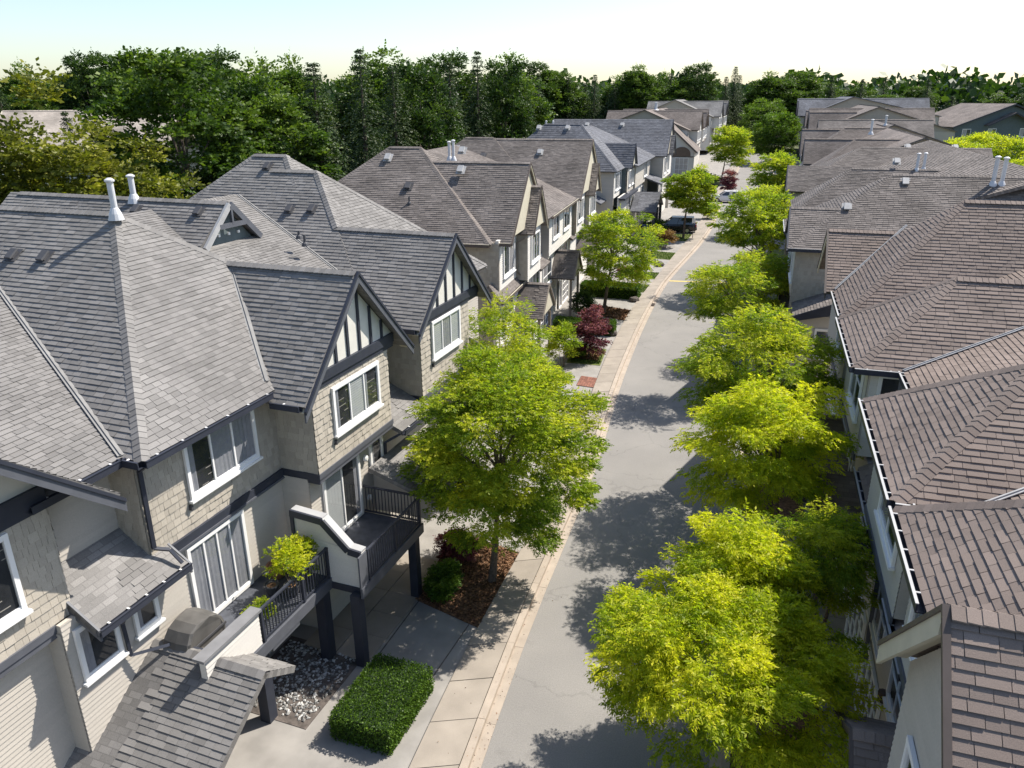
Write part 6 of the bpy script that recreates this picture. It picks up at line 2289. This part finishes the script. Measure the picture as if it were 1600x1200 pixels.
# ------------------------------------------------------------------ parked cars
def car(label, x, y, rz, paint, L=4.7, Wd=1.9, Hh=1.75, suv=True):
    t = thing('parked_car', label, 'car', (x, y, gz(x, y) + 0.04), rz, 'parked cars')
    hw = Wd / 2
    # cross-sections along the length: (y, half width, bottom z, belt z)
    secs = [(-L / 2, .80, .42, .78), (-L / 2 + .08, .92, .30, .95), (-L * .33, 1.0, .24, 1.02), (-L * .1, 1.0, .22, 1.03), (L * .14, 1.0, .22, 1.02), (L * .3, .98, .24, .98), (L / 2 - .12, .92, .30, .86), (L / 2, .78, .42, .72)]
    m1 = MB()
    rings = []
    for (yy, ws, zb, zt) in secs:
        w = hw * ws
        i = len(m1.v)
        m1.v += [(-w * .9, yy, zb), (-w, yy, zb + .16), (-w * 1.0, yy, zt - .2), (-w * .93, yy, zt), (0, yy, zt + .03), (w * .93, yy, zt), (w, yy, zt - .2), (w, yy, zb + .16), (w * .9, yy, zb)]
        rings.append(i)
    for k in range(len(rings) - 1):
        for j in range(9):
            m1.f.append((rings[k] + j, rings[k] + (j + 1) % 9, rings[k + 1] + (j + 1) % 9, rings[k + 1] + j))
            m1.t.append(0)
            m1.m.append(0)
    for rg in (rings[0], rings[-1]):
        m1.f.append(tuple(rg + j for j in range(9)))
        m1.t.append(0)
        m1.m.append(0)
    m1.build('body', M[paint], t)
    y0, y1 = (-L * .47, L * .24) if suv else (-L * .36, L * .22)
    r0, r1 = (-L * .42, L * .06) if suv else (-L * .2, L * .06)
    zb, zt = 0.98, Hh
    wb, wt = hw * .93, hw * .74
    m1 = MB()
    m1.hexa([(-wb, y0, zb), (wb, y0, zb), (wb, y1, zb), (-wb, y1, zb), (-wt, r0, zt - .05), (wt, r0, zt - .05), (wt, r1, zt - .05), (-wt, r1, zt - .05)])
    m1.build('side_glass', M['carglass'], t)
    m1 = MB()
    m1.prism([Vector((-wt - .02, r0 - .05, zt - .055)), Vector((wt + .02, r0 - .05, zt - .055)), Vector((wt + .02, r1 + .05, zt - .055)), Vector((-wt - .02, r1 + .05, zt - .055))], Vector((0, 0, .075)))
    for sx_ in (-1, 1):
        for (pa, pb) in (((y0, zb), (r0, zt - .05)), ((y1, zb), (r1, zt - .05)), ((y0 * .3 + y1 * .7 - .35, zb), (r0 * .3 + r1 * .7 - .1, zt - .05)), ((y0 * .65 + y1 * .35 - .1, zb), (r0 * .65 + r1 * .35 - .05, zt - .05))):
            m1.beam((sx_ * wb, pa[0], pa[1]), (sx_ * wt, pb[0], pb[1]), 0.09, 0.07, up=Vector((0, 1, 0.2)))
    m1.build('roof', M[paint], t)
    tyre, rimm = MB(), MB()
    pr = [(.2, -.11), (.31, -.11), (.34, -.07), (.34, .07), (.31, .11), (.2, .11)]
    for mm, prf in ((tyre, pr), (rimm, [(.02, -.115), (.2, -.118), (.21, -.05), (.21, .05), (.2, .118), (.02, .115)])):
        mm.lathe((0, 0, 0), prf, 18)
        mm.v = [(v[2], v[0], v[1]) for v in mm.v]
    tm, rm = tyre.mesh('tyre', M['rubber']), rimm.mesh('rim', M['rim'])
    for sx_ in (-1, 1):
        for yy in (-L * .29, L * .3):
            w = link('wheel', tm, t)
            w.location = (sx_ * (hw - .09), yy, .34)
            link('rim', rm, w)
    for sx_ in (-1, 1):
        m1 = MB()
        m1.box(lambda u, v, d: Vector((u, d, v)), sx_ * hw * .82 - .09, sx_ * hw * .82 + .09, .72, 1.02 if suv else .86, -L / 2 - .0, -L / 2 + .16)
        m1.build('tail_light', M['taillight'], t)
        m1 = MB()
        m1.box(lambda u, v, d: Vector((u, d, v)), sx_ * hw * .7 - .16, sx_ * hw * .7 + .16, .6, .76, L / 2 - .14, L / 2 + .0)
        m1.build('headlight', M['headlight'], t)
        m1 = MB()
        m1.box(lambda u, v, d: Vector((u, d, v)), sx_ * (hw + .08) - .09, sx_ * (hw + .08) + .09, .98, 1.12, L * .16, L * .16 + .1)
        m1.build('wing_mirror', M[paint], t)
    m1 = MB()
    m1.box(lambda u, v, d: Vector((u, d, v)), -hw * .8, hw * .8, .4, .56, -L / 2 - .06, -L / 2 + .05)
    m1.box(lambda u, v, d: Vector((u, d, v)), -hw * .8, hw * .8, .36, .52, L / 2 - .05, L / 2 + .05)
    m1.build('bumper', M['rubber'] if paint != 'carwhite' else M['carwhite'], t)
    m1 = MB()
    m1.box(lambda u, v, d: Vector((u, d, v)), -.25, .25, .66, .78, -L / 2 - .02, -L / 2 + .02)
    m1.build('number_plate', M['white'], t)
    return t


car('black people carrier parked in the driveway behind the round tree', 19.3, 90.6, math.radians(78), 'carblack', 5.0, 1.95, 1.78)
car('white estate car parked in the driveway near the small purple maple', 32.6, 117.6, math.radians(80), 'carwhite', 4.7, 1.9, 1.62)
car('blue car mostly hidden by the dark green rounded bush', 15.4, 87.6, math.radians(72), 'carblue', 4.4, 1.8, 1.45, suv=False)


# ================================================================== the wood behind the houses
dec = []
for i, (mat, seed) in enumerate((('leaf_wood', 71), ('leaf_dark', 72), ('leaf_wood', 73))):
    me, C = crown_mesh('crown', seed, 5.2, 8.2, M[mat], n_clump=170, sprays=42, leaflets=5, leaf=0.34, wr=0.34, clump_r=1.15, shell=0.55, droop=0.2, low=-0.9, lumps=0.35)
    dec.append((me, C))
con = []
for i, seed in enumerate((81, 82, 83)):
    r = np.random.default_rng(seed)
    H = 20.0
    # whorled drooping boughs
    P, D, T, L = [], [], [], []
    zc = 1.5
    while zc < H:
        rad = (1 - zc / H) ** 0.8 * 4.3 * r.uniform(0.8, 1.15) + 0.35
        k = max(7, int(rad * 4.5))
        a0 = r.random() * 6.28
        for j in range(k):
            a = a0 + 6.283 * j / k + r.normal(0, 0.15)
            ln = rad * r.uniform(0.7, 1.1)
            dirv = np.array([math.cos(a), math.sin(a), 0.0])
            q = max(22, int(ln * 24))
            tt = r.random(q) ** 0.7
            base = np.array([0, 0, zc]) + dirv * (tt * ln)[:, None] + np.array([0, 0, -1.0]) * (0.35 * (tt * ln) ** 1.25 * 0.6)[:, None] + np.array([0, 0, .25]) * np.sin(tt * 3.1)[:, None]
            sd = np.array([-dirv[1], dirv[0], 0.0])
            sg = r.choice([-1, 1], q)
            P.append(base + r.normal(0, 0.08, (q, 3)))
            D.append(dirv * 0.7 + sd * (sg * 0.8)[:, None] + np.array([0, 0, -0.45]) + r.normal(0, 0.25, (q, 3)))
            T.append(np.clip(r.normal(0.42, 0.18) + r.normal(0, .12, q) + 0.15 * tt, 0, 1))
            L.append(0.26 * (0.6 + 0.7 * r.random(q)) * (1.1 - 0.4 * tt))
        zc += r.uniform(0.36, 0.52)
    con.append((leaf_mesh('crown', np.concatenate(P), np.concatenate(D), np.concatenate(L), 0.22, np.concatenate(T), M['leaf_conifer'], r), H))
dec_proto, con_proto = [], []


def wood_tree(kind, i, x, y, s, rz, label, group):
    z = gz(x, y) if y < 330 else gz(0, 330)
    if kind == 'd':
        me, C = dec[i]
        t = thing('broadleaf_tree', label, 'tree', (x, y, z), rz, group)
        o = link('crown', me, t)
        o.location = (0, 0, 10.2)
        if ('d', i) not in _tm:
            _tm[('d', i)] = trunk_mesh('trunk', C, (0, 0, 10.2), 3.0, 0.3, i, M['bark'], 16)
        link('trunk', _tm[('d', i)], t)
    else:
        me, H = con[i]
        t = thing('conifer_tree', label, 'tree', (x, y, z), rz, group)
        link('crown', me, t)
        if ('c', i) not in _tm:
            m1 = MB()
            m1.tube([(0, 0, -.1), (0, 0, H * .5), (0, 0, H * .99)], [.32, .2, .03], 8)
            _tm[('c', i)] = m1.mesh('trunk', M['bark'])
        link('trunk', _tm[('c', i)], t)
    t.scale = (s[0], s[0], s[1])
    return t


_tm = {}
rw = random.Random(99)
GD = 'broadleaf trees of the wood behind the houses'
GC = 'dark conifers of the wood behind the houses'
LD = 'tall broadleaf tree in the dark wood behind the roofs'
LC = 'dark conifer in the wood behind the roofs'
# front row, along the back of the houses: column from far to near
line = [(-25, 61, 'd', 0, 1.0, 1.0), (-21.5, 68, 'd', 2, .95, .95), (-17, 71, 'c', 0, 1.15, .9), (-14, 77, 'c', 1, 1.1, .95), (-12, 84, 'c', 2, 1.1, .9), (-9.5, 89, 'd', 1, .7, .95), (-7, 95, 'c', 0, 1.0, .95), (-4, 101, 'c', 1, 1.05, 1.0), (-1, 106, 'd', 1, .7, 1.0), (2.0, 118, 'c', 2, 1.0, .9), (4.5, 132, 'c', 0, 1.0, .9)]
OWN = {0: 'big leafy broadleaf tree next to the golden leaved trees behind the grey roof', 1: 'leafy broadleaf tree between the big one and the first dark conifers'}
for q, (x, y, kd, i, s1, s2) in enumerate(line):
    wood_tree(kd, i, x, y, (s1, s2), rw.random() * 6, OWN.get(q) or (LD if kd == 'd' else LC), GD if kd == 'd' else GC)
for k in range(70):
    f = k / 69
    x = -105 + 160 * f + rw.uniform(-3, 3)
    y = 82 + 72 * max(0, f - 0.3) + rw.uniform(4, 28)
    if x / y < -0.43 and y < 116:
        y += 42
    if x / y > 0.05 and y < 200:
        y = 215 + rw.uniform(0, 20)
    if rw.random() < 0.3:
        wood_tree('c', rw.randrange(3), x, y, (rw.uniform(1.1, 1.4), rw.uniform(0.75, 0.95)), rw.random() * 6, LC, GC)
    else:
        wood_tree('d', rw.randrange(3), x, y, (rw.uniform(0.85, 1.15), rw.uniform(0.9, 1.15)), rw.random() * 6, LD, GD)
# end of the street
for k in range(26):
    x, y = rw.uniform(45, 110), rw.uniform(232, 275)
    wood_tree(rw.choice('cd'), rw.randrange(3), x, y, (rw.uniform(1.0, 1.3), rw.uniform(0.8, 1.05)), rw.random() * 6, 'dark tree of the grove closing the end of the street', 'grove at the end of the street')
# right hand side: pale round trees before the dark houses
for j, (x, y, r_) in enumerate(((66, 118, 1), (70.5, 124, 1), (75, 129, .9), (79, 136, 1), (66.5, 104, .8), (62.5, 96, .9), (72, 112, 1.1), (84, 140, 1), (60, 130, .8), (64.5, 136, .8))):
    me = None
    if j == 0:
        t0 = plant_tree('garden_tree', 'rounded yellow green garden tree between the brown roofs and the dark teal houses', 'tree', (x, y), (0, 0, 5.0), (3.3, 3.0), 91, 'leaf_lime', 'yellow green garden trees by the dark teal houses', 0.15, n_clump=90, sprays=40, leaflets=5, leaf=0.26, wr=0.3, clump_r=0.85, shell=0.5, droop=0.2, low=-0.8)
    else:
        copy_tree(t0, (x, y, gz(x, y)), j * 1.3, r_)
for k in range(26):
    x, y = rw.uniform(100, 230), rw.uniform(215, 300)
    wood_tree(rw.choice('cdd'), rw.randrange(3), x, y, (rw.uniform(1.0, 1.3), rw.uniform(0.6, 0.85)), rw.random() * 6, 'distant tree behind the dark teal houses', 'distant trees behind the dark teal houses')

# garden corner on the upper left: golden leaved trees, rust tree, small fir
gold, CG = crown_mesh('crown', 95, 2.6, 4.4, M['leaf_gold'], n_clump=110, sprays=55, leaflets=5, leaf=0.2, wr=0.3, clump_r=0.7, shell=0.5, droop=0.35, low=-0.9)
tg = trunk_mesh('trunk', CG, (0, 0, 4.6), 0.8, 0.16, 95, M['bark'])
for x, y, s, l in ((-30.5, 45.0, 1.5, 'golden leaved garden tree farthest from the white flues behind the grey roof'), (-26.0, 46.5, 1.55, 'golden leaved garden tree in the middle of the three behind the grey roof'), (-21.8, 47.0, 1.2, 'golden leaved garden tree closest to the white flues behind the grey roof')):
    t = thing('garden_tree', l, 'tree', (x, y, 0), x, 'golden leaved trees behind the grey roof')
    o = link('crown', gold, t)
    o.location = (0, 0, 4.6)
    link('trunk', tg, t)
    t.scale = (s, s, s)
plant_tree('ornamental_tree', 'rust orange tree in the gardens before the beige house', 'tree', (-29.5, 61.0), (0, 0, 9.3), (2.6, 3.2), 96, 'leaf_rust', None, 0.15, n_clump=60, sprays=45, leaflets=5, leaf=0.22, wr=0.3, clump_r=0.75, shell=0.4, droop=0.3, low=-0.8)
t = wood_tree('c', 1, -32.5, 59.0, (0.6, 0.70), 1.0, 'slim fir standing before the beige house roof', None)
# far wood: one mass on the horizon
r = np.random.default_rng(5)
n = 60000
ang = r.uniform(-1.05, 1.05, n)
dist = r.uniform(330, 520, n)
x, y = np.sin(ang) * dist, np.cos(ang) * dist
top = 10 + 6 * np.sin(ang * 23) * np.sin(ang * 61 + dist * 0.05) + 5 * r.random(n)
z = gz(0, 330) + top * r.random(n) ** 0.45
me = leaf_mesh('far_wood', np.stack([x, y, z], 1), r.normal(0, 1, (n, 3)), r.uniform(2.0, 4.2, n), 0.4, np.clip(r.normal(.4, .2, n), 0, 1), M['leaf_dark'], r)
link('far_wood', me, kind='stuff')
